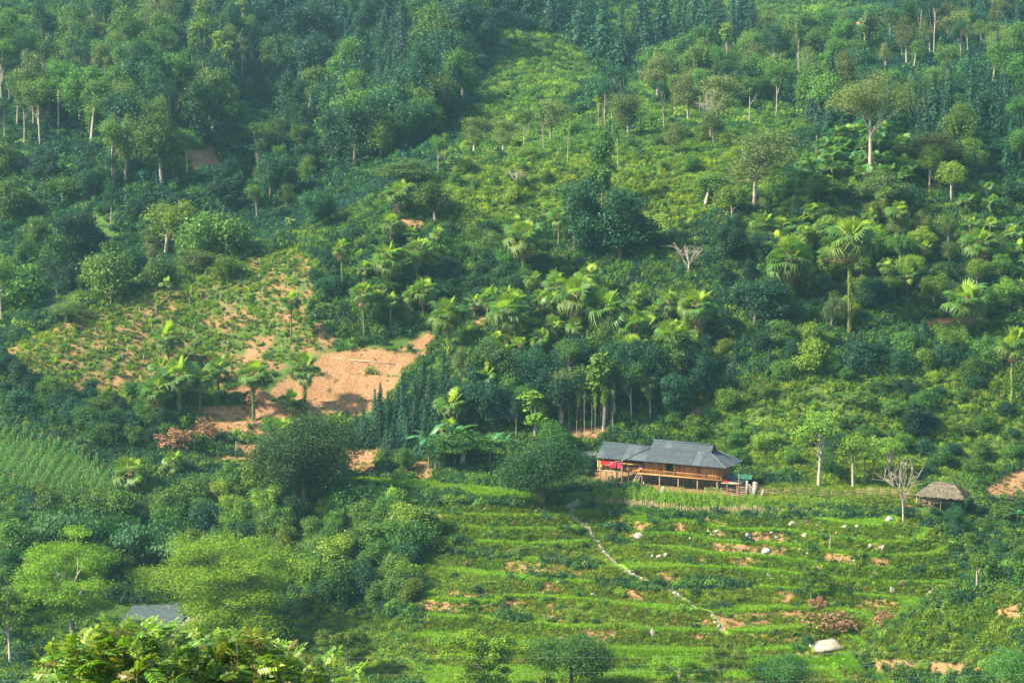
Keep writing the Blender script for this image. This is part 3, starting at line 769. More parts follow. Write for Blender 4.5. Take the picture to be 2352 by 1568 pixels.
scatter('short_grass', np.stack([x, y, gz(x, y) - .02], -1), rs.randint(0, 4, k), np.stack([np.zeros(k), np.zeros(k), rs.rand(k) * 6.28], -1), np.repeat((.7 + .8 * rs.rand(k))[:, None], 3, 1), np.stack([tb * (1.15 + .6 * fbm(x, y, 9, 145, 2)), tb * .92, np.full(k, .9)], -1), TG, 'short grass on the terrace banks and the mound', 'grass')

# corn field in rows
CORNP = [corn_plant(k, [M['corn_leaf'], M['corn_top']]) for k in range(4)]
xs, ys = np.meshgrid(np.arange(-110, -45, 1.5), np.arange(298, 332, .28)); xs = xs + (ys - 310) * .25
xs = xs.ravel() + rs.randn(xs.size) * .06; ys = ys.ravel() + rs.randn(ys.size) * .12
ok = gat(corn, xs, ys) > .5; xs, ys = xs[ok], ys[ok]; k = len(xs); print('corn', k)
scatter('corn_crop', np.stack([xs, ys, gz(xs, ys)], -1), rs.randint(0, 4, k), np.stack([np.zeros(k), np.zeros(k), rs.rand(k) * 6.28], -1), np.repeat((.68 + .25 * rs.rand(k))[:, None], 3, 1),
        np.ones((k, 3)), CORNP, 'rows of tasselled corn on the low hill', 'corn')

# ------------------------------------------------------------------ trees
TREES = {}
def pool(key, lst, h, w):
    out = []
    for a, b in lst:
        n_ = len(b.vertices); q = np.empty(n_ * 3, np.float32); b.vertices.foreach_get('co', q); q = q.reshape(-1, 3)
        ex = np.percentile(q[:, :2], 98.5, axis=0) - np.percentile(q[:, :2], 1.5, axis=0)
        out.append((a, b, float(np.percentile(q[:, 2], 99.5)), float(ex.mean())))
    TREES[key] = (out, h, w)
pool('conifer', [conifer(100 + k, 9.0, 3.0, M['needle'], M['bark'], 0.8) for k in range(4)], 9.0, 3.5)
pool('round_dark', [broadleaf(110 + k, 8.0, 3.2, .5, 34, 340, .25, M['leaf_dark'], M['bark'], name='tree') for k in range(4)], 8.0, 6.6)
pool('round_mid', [broadleaf(120 + k, 8.0, 3.0, .6, 32, 320, .24, M['leaf_mid'], M['bark_grey'], name='tree') for k in range(4)], 8.0, 6.2)
pool('round_light', [broadleaf(130 + k, 7.0, 2.8, .5, 30, 300, .23, M['leaf_light'], M['bark_grey'], name='tree') for k in range(3)], 7.0, 5.8)
pool('olive', [broadleaf(140 + k, 9.0, 3.2, 1.8, 30, 220, .23, M['leaf_olive'], M['bark_grey'], name='tree', forks=9, open_=1.15) for k in range(3)], 9.0, 6.6)
pool('tall', [broadleaf(150 + k, 12.0, 2.9, 5.4, 18, 230, .24, (M['leaf_mid'], M['leaf_dark'], M['leaf_olive'])[k % 3], M['bark_pale'], name='tree', forks=7, tr=.12, open_=1.2, lean=.04) for k in range(5)], 12.0, 5.0)
pool('pole', [broadleaf(160 + k, 9.0, 1.1, 4.6, 9, 60, .34, M['leaf_olive' if k % 2 else 'leaf_light'], M['bark_pale'], name='tree', forks=4, tr=.065, lean=.03, clump_r=.5) for k in range(4)], 9.0, 2.4)
pool('column', [broadleaf(170 + k, 8.0, 1.5, 1.2, 22, 110, .34, M['leaf_yellow'], M['bark_pale'], name='tree', forks=4, tr=.12, lean=.01, clump_r=.42, top=.5) for k in range(2)] + [broadleaf(175, 8.0, 1.3, .2, 26, 260, .2, M['leaf_mid'], M['bark'], name='tree', forks=4, tr=.12, lean=.01, clump_r=.42, top=.5)], 8.0, 3.4)
for _n, _m, _s in (('shrub_dark', 'leaf_dark', 190), ('shrub_mid', 'leaf_mid', 194), ('shrub_light', 'leaf_light', 198)):
    pool(_n, [broadleaf(_s + k, 4.0, 2.3, -.7, 24, 300, .21, M[_m], M['bark'], name='tree', forks=6, tr=.06, lean=.06, clump_r=.36, squash=.9) for k in range(4)], 4.0, 4.6)
def bare_tree(seed, h, spread, bark, twigs=5):
    r = np.random.RandomState(seed); tm = MB(); bm_ = MB()
    tp = limb(tm, (0, 0, -.4), (spread * .1, 0, h * .45), h * .012, h * .008, r, .03, 6, 7)
    for k in range(twigs):
        a = k * 2.4 + r.rand(); e = np.array([math.cos(a) * spread * (.5 + .5 * r.rand()), math.sin(a) * spread * (.5 + .5 * r.rand()), h * (.7 + .3 * r.rand())])
        p = limb(bm_, tp[-1 - (k % 3)], e, h * .0055, h * .002, r, .1, 6, 5)
        for j in range(5):
            s = p[2 + j % 4]; e2 = s + (e - s) * .5 + r.randn(3) * spread * .22 + np.array([0, 0, h * .06])
            q = limb(bm_, s, e2, h * .004, h * .0018, r, .1, 4, 4)
            for i in range(2): limb(bm_, q[1 + i], q[-1] + r.randn(3) * spread * .14, h * .003, h * .0015, r, .1, 3, 3)
    return tm.mesh('bare_trunk', bark, True), bm_.mesh('bare_branches', bark)
pool('bare', [bare_tree(180 + k, 8.0, 2.4, M['bark_pale'], 6) for k in range(2)], 8.0, 5.0)

LOOKALIKE = []
DESC = {'conifer': 'dark conifer', 'round_dark': 'dark rounded tree', 'round_mid': 'green rounded tree', 'round_light': 'light green tree', 'olive': 'olive green tree', 'tall': 'tall pale trunked tree', 'pole': 'slender pale tree', 'shrub_dark': 'dark rounded tree', 'shrub_mid': 'green rounded tree', 'shrub_light': 'light green tree'}
def tree(key, u, vb, vt, label, cat='tree', name='broadleaf_tree', group=None, w=None, k=None, P=None, rz=None, crown='crown', h=None):
    lst, ph, pw = TREES[key]
    P = ground(u, vb) if P is None else P
    s = pxm(P)
    h = h if h is not None else (vb - vt) / s * 1.01
    k = RNG.randint(len(lst)) if k is None else k
    a, b, mh, mw = lst[k % len(lst)]
    sz = h / mh; sx = (w / s / mw) if w else sz * (0.85 + .3 * RNG.rand())
    t = thing(name, label, cat, (P[0], P[1], P[2] - .05), RNG.rand() * 6.28 if rz is None else rz, group)
    t.scale = (sx, sx, sz)
    link('trunk', a, t); link(crown, b, t)
    return t

def pick(poly, n, gap, seed, cond=None, margin=0.02):
    """n well spaced spots inside a surveyed zone"""
    m = inpoly(U, V, poly) & (VISD > -margin) & (SOIL < .5 if cond is None else cond)
    ii, jj = np.nonzero(m)
    if len(ii) == 0: return []
    r = np.random.RandomState(seed)
    area = GR[ii, jj] * np.gradient(RR)[ii]
    o = r.choice(len(ii), min(len(ii), n * 14), replace=False, p=area / area.sum())
    out = np.zeros((0, 2))
    for q in o:
        x, y = GX[ii[q], jj[q]] + r.randn() * .2, GY[ii[q], jj[q]] + r.randn() * .2
        if len(out) == 0 or np.min(np.hypot(out[:, 0] - x, out[:, 1] - y)) > gap:
            out = np.vstack([out, [x, y]])
            if len(out) >= n: break
    return [np.array([x, y, float(gz(x, y))]) for x, y in out]

def grove(poly, n, gap, kinds, h0, h1, label, name, group, seed, cat='tree', cond=None, slim=1.0):
    r = np.random.RandomState(seed)
    for P in pick(poly, n, gap, seed, cond):
        key = kinds[r.randint(len(kinds))]
        t = tree(key, 0, 0, 0, label, cat, name, group, P=P, h=h0 + (h1 - h0) * r.rand())
        t.scale.x *= slim; t.scale.y *= slim
        LOOKALIKE.append((t, DESC[key].replace('rounded tree', 'bush').replace('green tree', 'green bush') if cat == 'bush' else DESC[key]))
ZC = [(620, 20), (1120, 0), (1135, 120), (1060, 250), (960, 350), (800, 400), (700, 350), (620, 240)]
grove(ZC, 125, 4.2, ['conifer', 'conifer', 'conifer', 'round_dark', 'round_mid'], 7, 17, 'dark conifer in the dense wood filling the gully of the upper left hill', 'conifer_tree', 'conifers of the upper left wood', 201)
grove([(740, 330), (960, 250), (1010, 300), (960, 360), (800, 405)], 22, 4.6, ['round_dark', 'round_mid'], 10, 15, 'tall rounded dark tree at the foot of the conifer wood in the gully', 'broadleaf_tree', 'dark trees in the gully', 202)
grove([(400, 40), (620, 20), (620, 250), (420, 240)], 34, 4.0, ['conifer'], 10, 16, 'conifer on the top left hill between bare pale trunks', 'conifer_tree', 'conifers on the top left hill', 203)
grove([(460, 120), (560, 120), (560, 260), (400, 250)], 26, 2.4, ['pole', 'tall'], 12, 18, 'slender pale trunk with a small tuft of leaves on the top left hill', 'slender_tree', 'pale slender trees top left', 204)
grove([(0, 110), (400, 60), (420, 240), (560, 330), (440, 440), (330, 470), (200, 440), (0, 360)], 66, 4.8, ['round_mid', 'round_dark', 'olive', 'tall', 'round_mid'], 9, 15, 'rounded leafy tree in the mixed wood on the left hill', 'broadleaf_tree', 'mixed wood of the left hill', 205)
grove([(0, 130), (400, 100), (420, 240), (500, 330), (440, 440), (330, 460), (200, 440), (0, 340)], 34, 4.0, ['tall'], 13, 19, 'tall tree with a long pale trunk in the mixed wood on the left hill', 'slender_tree', 'tall pale trunks of the left hill', 206)
grove([(0, 400), (330, 480), (560, 360), (740, 430), (600, 560), (420, 650), (0, 760)], 40, 5.0, ['round_dark', 'round_mid', 'shrub_mid', 'tall'], 5, 10, 'dark tree scattered through the scrub of the left hill', 'broadleaf_tree', 'trees in the left scrub', 207)
grove([(1180, 10), (1310, 15), (1310, 45), (1400, 130), (1480, 105), (1700, 70), (1740, 120), (1600, 150), (1440, 165), (1200, 45)], 48, 6.0, ['conifer', 'conifer', 'conifer'], 12, 20, 'bluish conifer in the far row beyond the grassy ridge', 'conifer_tree', 'far conifers beyond the ridge', 208)
grove([(1450, 210), (1760, 110), (2080, 70), (2352, 40), (2352, 170), (2100, 240), (1800, 265), (1560, 290)], 66, 5.0, ['round_mid', 'round_dark', 'olive', 'round_mid', 'tall'], 7, 13, 'rounded tree on the upper right slope below the far road', 'broadleaf_tree', 'trees of the upper right slope', 209)
grove([(1350, 260), (1760, 130), (2080, 100), (2352, 60), (2352, 170), (2100, 300), (1700, 320), (1380, 330)], 30, 6.5, ['tall', 'pole', 'tall', 'olive'], 7, 15, 'slender tree with a white trunk on the upper right slope', 'slender_tree', 'white trunks of the upper right slope', 210)
grove([(1850, 270), (2100, 240), (2352, 170), (2352, 520), (2230, 430), (2100, 335), (1900, 325)], 70, 4.0, ['conifer', 'conifer', 'round_mid'], 6, 13, 'young conifer on the right hillside behind the palm grove', 'conifer_tree', 'conifers behind the palm grove', 211)
grove([(1680, 490), (1850, 480), (2300, 600), (2352, 760), (2100, 730), (1900, 770), (1700, 750), (1640, 640)], 62, 3.8, ['round_mid', 'round_dark', 'olive', 'round_light'], 3.2, 6.5, 'leafy tree among the tall palms on the right hillside', 'broadleaf_tree', 'trees among the right hand palms', 212)
grove([(690, 580), (880, 540), (1180, 540), (1260, 620), (1150, 700), (900, 690), (740, 700)], 70, 1.9, ['shrub_dark', 'shrub_dark', 'shrub_mid'], 2.0, 3.4, 'dark green rounded bush in the orchard below the orange bank', 'orchard_bush', 'orchard bushes on the middle slope', 213, 'bush', slim=1.2)
grove([(1000, 320), (1700, 270), (1750, 330), (1250, 420), (1000, 420)], 22, 6.0, ['tall', 'pole', 'olive'], 4, 9, 'thin pale tree on the grassy saddle above the middle slope', 'slender_tree', 'thin trees of the saddle', 214)
grove([(1000, 330), (1700, 280), (1760, 420), (1600, 520), (1250, 520), (1000, 480)], 34, 4.5, ['shrub_mid', 'shrub_light', 'shrub_mid'], 1.6, 3.5, 'small bush dotted over the open middle slope', 'hillside_bush', 'bushes of the open middle slope', 215, 'bush')
grove([(815, 1000), (860, 955), (930, 915), (1010, 895), (1060, 935), (1000, 1045), (830, 1050)], 60, 1.9, ['conifer'], 4.0, 7.0, 'young conifer in the close stand to the left of the banana plants', 'conifer_tree', 'young conifer stand', 216)
grove([(1040, 1000), (1060, 930), (1200, 890), (1450, 880), (1600, 900), (1640, 910), (1500, 985), (1400, 965), (1290, 970), (1200, 1010)], 66, 2.6, ['round_dark', 'round_mid', 'round_mid', 'round_dark', 'tall'], 6.5, 10, 'dark tree in the wood on the slope behind the house', 'broadleaf_tree', 'dark wood behind the house', 217, cond=SOIL < 2)
grove([(1285, 975), (1410, 970), (1410, 1003), (1285, 1005)], 22, .9, ['pole'], 6, 9, 'thin white trunked sapling at the wood edge behind the house', 'slender_tree', 'white saplings behind the house', 218, cond=SOIL < 2, slim=.6)
grove([(1600, 770), (1900, 790), (2100, 770), (2340, 860), (2100, 850), (1800, 860), (1650, 890)], 44, 3.0, ['shrub_mid', 'conifer', 'shrub_dark', 'shrub_light'], 2.5, 5, 'small tree on the scrubby slope below the right hand palms', 'small_tree', 'small trees of the right slope', 219)
grove(SLOPER, 52, 3.2, ['shrub_light', 'shrub_mid', 'shrub_mid', 'shrub_dark'], 1.3, 3.0, 'low bush on the yellow green slope above the rail fence', 'hillside_bush', 'bushes above the rail fence', 220, 'bush', slim=1.2)
grove([(0, 1190), (280, 1195), (600, 1110), (900, 1165), (975, 1230), (940, 1330), (960, 1400), (720, 1390), (560, 1260), (300, 1330), (0, 1360)], 130, 2.5, ['shrub_dark', 'shrub_mid', 'shrub_mid', 'shrub_mid', 'shrub_light'], 2.6, 5.0, 'bushy tree in the thick growth on the stream bank', 'bank_tree', 'thick growth of the stream bank', 221)
grove([(2120, 1190), (2352, 1180), (2352, 1340), (2250, 1320)], 26, 2.4, ['shrub_dark', 'shrub_mid'], 1.5, 3.0, 'dark bush in the ravine below the thatched hut', 'ravine_bush', 'ravine bushes', 222, 'bush')
grove([(0, 830), (190, 930), (300, 900), (400, 930), (380, 1010), (250, 1040), (180, 1000), (0, 960)], 46, 2.6, ['shrub_dark', 'shrub_dark', 'shrub_mid'], 2, 4.2, 'dark bushy tree in the hollow above the corn field', 'hollow_tree', 'dark growth above the corn', 223)
grove([(2020, 1410), (2150, 1390), (2352, 1345), (2352, 1568), (2050, 1560)], 22, 2.4, ['shrub_light', 'shrub_light', 'shrub_mid'], .6, 1.2, 'low bush on the grassy mound by the lower paddies', 'mound_bush', 'bushes of the mound', 224, 'bush', slim=1.3)
grove([(930, 1200), (1300, 1200), (1600, 1340), (1900, 1400), (1900, 1480), (1500, 1450), (950, 1420)], 42, 2.8, ['shrub_mid', 'shrub_light', 'shrub_mid'], .5, 1.2, 'small bush growing on a terrace bank', 'terrace_bush', 'bushes of the terrace banks', 225, 'bush', cond=RISER, slim=1.3)
# further back the wood reads as one mass
fp = []
for poly, n, gap, sd_ in ((ZC, 150, 3.4, 301), ([(1850, 270), (2100, 240), (2352, 170), (2352, 520), (2230, 430), (2100, 335), (1900, 325)], 160, 2.6, 302), ([(1140, 0), (1330, 5), (1310, 45), (1190, 40)], 45, 6.0, 303), ([(2050, 30), (2352, 0), (2352, 70), (2120, 80)], 60, 4.0, 305),
                          ([(400, 20), (640, 20), (640, 250), (420, 240)], 70, 3.0, 304)):
    fp += pick(poly, n, gap, sd_)
fp = np.array(fp); kf = len(fp)
M['i_needle'] = leafmat('wood_needles', (0.009, 0.046, 0.028), (0.028, 0.098, 0.042), 0.25, inst=True)
def joined(pair): 
    return pair
FW = []
for k in range(3): FW.append(conifer(330 + k, 9.0, 3.0, M['i_needle'], M['bark'], .4)[1])
FW.append(broadleaf(340, 8, 3.0, 1.0, 22, 100, .42, M['i_dark'], M['bark'])[1])
fs = .65 + .45 * rs.rand(kf)
scatter('forest_backdrop', fp, rs.choice([0, 1, 2, 0, 3, 3], kf), np.stack([np.zeros(kf), np.zeros(kf), rs.rand(kf) * 6.28], -1), np.repeat(fs[:, None], 3, 1), .8 + .4 * rs.rand(kf, 3), FW, 'far conifer wood that reads as one mass', 'forest')

# ------------------------------------------------------------------ single trees of the photograph
M['leaf_hero'] = leafmat('mango_leaves', (0.020, 0.070, 0.018), (0.055, 0.140, 0.026))
M['leaf_bright'] = leafmat('bright_leaves', (0.065, 0.170, 0.008), (0.230, 0.370, 0.016), trans=.4, val=.1, hue=.008)
M['leaf_teal'] = leafmat('bamboo_leaves', (0.020, 0.075, 0.024), (0.055, 0.150, 0.038), val=.15)
M['leaf_flower'] = leafmat('flowering_leaves', *G_MID, odd=(0.7, 0.7, 0.62))
pool('mango', [broadleaf(401, 9.0, 4.8, 2.0, 54, 560, .21, M['leaf_hero'], M['bark'], tr=.30, lean=.01)], 9.0, 9.8)
pool('big', [broadleaf(402, 12.0, 5.5, 0.8, 70, 620, .22, M['leaf_hero'], M['bark'], tr=.35, lean=.02)], 12.0, 11.2)
pool('bright', [broadleaf(403, 12.5, 8.4, .4, 84, 760, .17, M['leaf_bright'], M['bark_grey'], squash=.6, tr=.22, forks=26, lean=.03, clump_r=.165, open_=1.75), broadleaf(404, 13.0, 7.0, 1.6, 60, 640, .17, M['leaf_bright'], M['bark_pale'], squash=.55, tr=.22, forks=26, lean=.03, clump_r=.165, open_=1.8)], 12.7, 15.5)
pool('umbrella', [broadleaf(405, 17.0, 6.0, 9.6, 40, 260, .22, M['leaf_olive'], M['bark_pale'], tr=.21, forks=14, lean=.015, clump_r=.24, open_=1.15)], 17.0, 13.6)
pool('twiggy', [broadleaf(406, 14.0, 4.8, 3.4, 44, 150, .26, M['leaf_olive'], M['bark_pale'], tr=.17, forks=30, lean=.01, clump_r=.26, open_=1.1)], 14.0, 9.8)
pool('near_dark', [broadleaf(407, 9.0, 4.0, .8, 50, 520, .18, M['leaf_mid'], M['bark'], tr=.2, lean=.02)], 9.0, 8.2)
pool('near_bright', [broadleaf(408 + k, 8.0, 3.6, 1.0, 44, 330, .17, M['leaf_bright' if k < 2 else 'leaf_light'], M['bark_grey'], tr=.14, lean=.03, forks=16, open_=1.5, clump_r=.2, squash=.5) for k in range(3)], 8.0, 7.6)
pool('flower', [broadleaf(412, 5.0, 1.8, 2.0, 12, 110, .34, M['leaf_flower'], M['bark_pale'], tr=.08)], 5.0, 3.6)
pool('fanlike', [broadleaf(413 + k, 9.5, 3.0, 4.4, 26, 70, .30, M['leaf_light'], M['bark_pale'], tr=.16, forks=18, lean=.02, clump_r=.3, open_=1.1) for k in range(2)], 9.5, 6.2)
def bamboo(seed, h, R, n, leaf):
    r = np.random.RandomState(seed); cm = MB(); tm = MB(); P = []; T = []; Nn = []
    for k in range(n):
        a = r.rand() * 6.28; d = np.array([math.cos(a), math.sin(a), 0]); H = h * (.7 + .35 * r.rand()); o = R * (.5 + .6 * r.rand())
        t = np.linspace(0, 1, 9)[:, None]
        pts = d * (.5 * r.rand() + o * t ** 2.2) + np.array([0, 0, 1]) * H * (1.35 * t - .5 * t ** 3) 
        tm.tube(pts, np.linspace(.045, .012, 9), 4)
        for i in range(170):
            q = .3 + .7 * r.rand(); p = np.array([np.interp(q, t[:, 0], pts[:, c]) for c in range(3)]) + r.randn(3) * np.array([.4, .4, .3]) - np.array([0, 0, .5 * r.rand()])
            P.append(p); T.append(d * .4 + r.randn(3) * .35 + np.array([0, 0, -1.0])); Nn.append(d + r.randn(3) * .5 + np.array([0, 0, .4]))
    co, q = leaf_quads(np.array(P), unit(np.array(Nn)), np.full(len(P), .48), np.full(len(P), .12), r, unit(np.array(T)))
    return tm.mesh('culms', M['leaf_light'], True), cm.add(co, q).mesh('bamboo_leaves', leaf)
pool('bamboo', [bamboo(420 + k, 6.5, 3.2, 26, M['leaf_teal']) for k in range(2)], 7.0, 7.0)

tree('mango', 1248, 1162, 1012, 'round dark tree with a thick trunk at the end of the left paddy', w=172, rz=0.4)
tree('big', 700, 1168, 955, 'large dark tree with palms pushing out of its sides above the stream bank', w=205, rz=1.0)
tree('bright', 545, 1462, 1232, 'wide bright yellow green tree beside the stream', w=330, k=0, rz=.6)
tree('bright', 172, 1492, 1228, 'bright green tree with a tall bare grey trunk and crooked limbs', w=270, k=1, rz=2.2)
tree('near_bright', 25, 1530, 1345, 'pale green bush cut by the left edge of the picture', w=150, k=2)
tree('near_dark', 1312, 1600, 1452, 'dark round tree at the bottom of the picture in front of the lower paddies', w=160)
tree('near_bright', 1105, 1605, 1432, 'feathery light green tree at the bottom beside the dark round tree', w=160, k=0)
tree('near_bright', 1560, 1612, 1500, 'low bright tree at the bottom in front of the lowest paddy', w=110, k=1)
tree('near_bright', 1655, 1600, 1470, 'upright light tree at the bottom left of the grassy mound', w=90, k=2)
tree('near_dark', 1800, 1610, 1505, 'dark green tree at the bottom just left of the grassy mound', w=130)
tree('near_dark', 2330, 1610, 1490, 'dark tree in the bottom right corner of the picture', w=120)
tree('near_bright', 800, 1560, 1440, 'thin feathery tree on the grassy flat by the stream', w=110, k=2)
tree('umbrella', 1998, 425, 172, 'giant tree with a long bare pale trunk rising out of the palm grove', w=170, rz=.3)
tree('twiggy', 1732, 485, 300, 'broad grey twiggy tree standing on the crest left of the palm grove', w=150)
tree('round_dark', 1425, 605, 438, 'large dark dome shaped tree on the middle slope', w=125)
tree('round_dark', 1315, 590, 412, 'dark tree just left of the large dome shaped tree', w=95)
tree('column', 1382, 490, 305, 'tall narrow vine clad tree above the large dome shaped tree', w=48, name='vine_clad_tree', k=2)
tree('round_mid', 1618, 475, 400, 'rounded tree with drooping leaves below the grassy crest', w=95)
tree('olive', 2022, 490, 392, 'dense olive green round tree at the foot of the giant tree', w=110)
tree('round_light', 2135, 440, 335, 'pointed light green tree right of the palm grove', w=55)
tree('round_light', 2185, 470, 372, 'conical light green tree at the right end of the palm grove', w=65)
tree('olive', 2130, 400, 305, 'spreading tree with bare crooked limbs behind the palm grove', w=130)
tree('column', 1385, 985, 812, 'yellow green column shaped tree in front of the dark wood', w=58, k=0)
tree('column', 1228, 1010, 898, 'short yellow green tree left of the white saplings', w=60, k=1)
tree('olive', 1290, 985, 850, 'thin olive tree between the two yellow green trees', w=70)
tree('round_mid', 1290, 1050, 968, 'leafy tree behind the round dark tree near the house', w=90)
tree('round_mid', 1060, 1075, 990, 'grey green bushy tree in front of the banana plants', w=130)
tree('round_mid', 935, 1090, 1030, 'small green bush at the upper edge of the left paddy', w=50)
tree('round_dark', 1730, 760, 640, 'dark tree in the gap left of the vine covered palm', w=100)
tree('round_dark', 2120, 1010, 930, 'dark bush standing alone on the yellow green slope', w=70)
tree('fanlike', 1880, 1118, 945, 'pale trunked tree with fanned branches behind the rail fence', w=105, k=0)
tree('fanlike', 1960, 1122, 990, 'slim grey tree next to the banana plants behind the rail fence', w=80, k=1)
tree('fanlike', 2040, 1105, 1005, 'small leafy tree behind the two lone banana plants', w=70, k=0)
tree('bare', 2075, 1200, 1048, 'leafless pale forked tree beside the thatched hut', w=95, name='bare_tree', crown='branch')
tree('bare', 1632, 322, 202, 'leafless white tree on the upper right slope', w=58, name='bare_tree', crown='branch')
tree('bare', 1185, 432, 388, 'small grey leafless tree on the saddle', w=60, name='bare_tree', crown='branch')
tree('bare', 375, 75, 0, 'leafless pale tree on the top left grassland', w=70, name='bare_tree', crown='branch')
tree('bare', 1580, 640, 560, 'leafless grey tree in the thicket on the middle slope', w=90, name='bare_tree', crown='branch')
tree('near_bright', 1862, 1378, 1298, 'small two stemmed tree on the terraces in front of an orange bank', w=56, k=2, name='small_tree')
tree('fanlike', 2245, 1362, 1262, 'lone yellowish tree behind the grassy mound', w=70, name='small_tree')
tree('round_light', 380, 585, 465, 'bright layered tree standing out of the left scrub', w=110)
tree('olive', 458, 625, 572, 'spreading olive tree on the crest of the planted slope', w=105)
tree('olive', 150, 740, 690, 'small spreading tree at the left end of the planted crest', w=75)
tree('round_light', 520, 640, 590, 'light green bush on the crest beside the olive tree', w=70)
tree('round_dark', 745, 535, 440, 'dark upright tree where the crest meets the gully', w=75)
tree('round_mid', 1000, 515, 420, 'round green tree right of the orange bank', w=75)
tree('olive', 925, 440, 365, 'orange tinged wide tree above the orange bank', w=140)
for u, vb, vt, lb in ((1045, 400, 355, 'tree with white blossom on the saddle'), (716, 512, 482, 'white flowering shrub on the crest near the gully'), (665, 540, 500, 'white flowering shrub lower on the crest'), (1140, 365, 335, 'small tree flecked with white flowers under the grassy ridge'), (1835, 140, 98, 'white flowering tree by the far road'), (1010, 405, 370, 'white flecked sapling left of the saddle')):
    tree('flower', u, vb, vt, lb, name='flowering_tree')
for u, vb, vt, lb in ((612, 432, 275, 'tallest white trunk standing in the gully'), (640, 350, 270, 'white trunk right of the tallest gully trunk'), (690, 385, 285, 'forked white trunk at the right side of the gully'), (225, 445, 340, 'white twin trunk leaning at the edge of the left wood'), (262, 430, 340, 'white trunk second from the leaning twin'), (45, 140, 60, 'white trunks below the top left grassland'), (1350, 105, 62, 'single white pole above the grassy ridge'), (1405, 285, 215, 'pair of white trunks on the saddle'), (1965, 190, 90, 'white trunk below the far road'), (2070, 140, 75, 'white trunk near the far bend of the road'), (543, 590, 525, 'palm thin white trunk on the crest'), (1875, 370, 290, 'bare pale trunk at the left edge of the palm grove'), (5, 745, 590, 'white trunk at the left edge of the picture')):
    tree('tall', u, vb, vt, lb, name='slender_tree')
for u, vb, w, lb in ((330, 1300, 190, 'weeping bamboo clump at the left stream bank'), (170, 1275, 170, 'bamboo clump behind the bright green tree'), (430, 1330, 150, 'dark bamboo clump hanging over the stream')):
    tree('bamboo', u, vb, vb - 112, lb, 'bamboo', 'bamboo_clump', w=w, crown='leaves')
pool('withered', [(broadleaf(430, 2.6, 1.7, .1, 12, 60, .24, M['brown_leaf'], M['bark'], tr=.05))], 2.6, 3.6)
for u, vb, vt, w, lb in ((475, 1012, 955, 62, 'withered red brown shrub on the left bench'), (405, 1040, 980, 85, 'larger withered brown shrub by the clustered palms'), (1915, 1452, 1402, 100, 'dry tan shrub on the lower terrace bank'), (2030, 1440, 1402, 75, 'second dry tan shrub nearer the mound'), (1880, 1400, 1368, 40, 'small dry shrub above the two tan shrubs'), (580, 935, 900, 40, 'brown withered growth on a palm foot')):
    tree('withered', u, vb, vt, lb, 'shrub', 'withered_shrub', w=w)

# ------------------------------------------------------------------ fan palms: every frond is a part
def fan(seed, R, pet, droop, mats, nseg=20, arc=4.4, cup=.25, ragged=.15):
    r = np.random.RandomState(seed); mb = MB(); mb.m = 1
    mb.tube([(0, 0, 0), (pet * .5, 0, .03), (pet, 0, 0)], [.05, .035, .022], 4, False); mb.m = 0
    c = np.array([pet, 0, 0.])
    for k in range(nseg):
        a0 = -arc / 2 + arc * k / nseg; a1 = -arc / 2 + arc * (k + 1) / nseg; am = (a0 + a1) / 2
        Lk = R * (1 - .28 * abs(am / (arc / 2)) ** 2) * (1 - ragged * r.rand()); ri = Lk * .58
        f = lambda a, rr, z: c + np.array([math.cos(a) * rr, math.sin(a) * rr, z])
        zc = cup * ri * .5
        p0, p1 = f(a0, ri, zc), f(a1, ri, zc); pm = f(am, ri * 1.02, zc + ri * .055)
        da = r.randn() * .05
        tip = f(am + da, Lk * (1 - .25 * droop), zc - droop * Lk * (.55 + .3 * r.rand()))
        mb.add([c, p0, pm, p1, tip], (), [[0, 1, 2], [0, 2, 3], [1, 4, 2], [2, 4, 3]])
    return mb.mesh('palm_frond', mats)
M['frond_young'] = leafmat('young_frond', (0.200, 0.310, 0.026), (0.270, 0.380, 0.036), trans=.45, val=.12, hue=.012, rough=.45)
M['frond'] = leafmat('frond', (0.055, 0.140, 0.020), (0.110, 0.215, 0.028), trans=.35, val=.2, hue=.015, rough=.4, spec=.4)
M['frond_old'] = leafmat('old_frond', (0.055, 0.115, 0.018), (0.130, 0.180, 0.028), trans=.3, val=.25, hue=.02, rough=.5)
M['frond_teal'] = leafmat('deep_frond', (0.050, 0.160, 0.045), (0.110, 0.250, 0.060), trans=.35, val=.25, hue=.02, rough=.35, spec=.5)
M['petiole'] = simple('petiole', (.16, .17, .05), (.22, .15, .06), 4)
FR = {'young': [fan(500 + k, 1.25, .75, .12, [M['frond_young'], M['petiole']], 18, 3.6, .35, .08) for k in range(3)],
      'mature': [fan(510 + k, 1.35, 1.0, .45, [M['frond'], M['petiole']]) for k in range(3)],
      'old': [fan(520 + k, 1.35, 1.05, .9, [M['frond_old'], M['petiole']], ragged=.3) for k in range(2)],
      'teal': [fan(530 + k, 1.45, .9, .35, [M['frond_teal'], M['petiole']], 18, 4.2, .2, .12) for k in range(3)],
      'dead': [fan(540 + k, 1.3, .9, 1.5, [M['dead_leaf'], M['bark']], 14, 2.2, .1, .4) for k in range(2)]}
TRUNK = {}
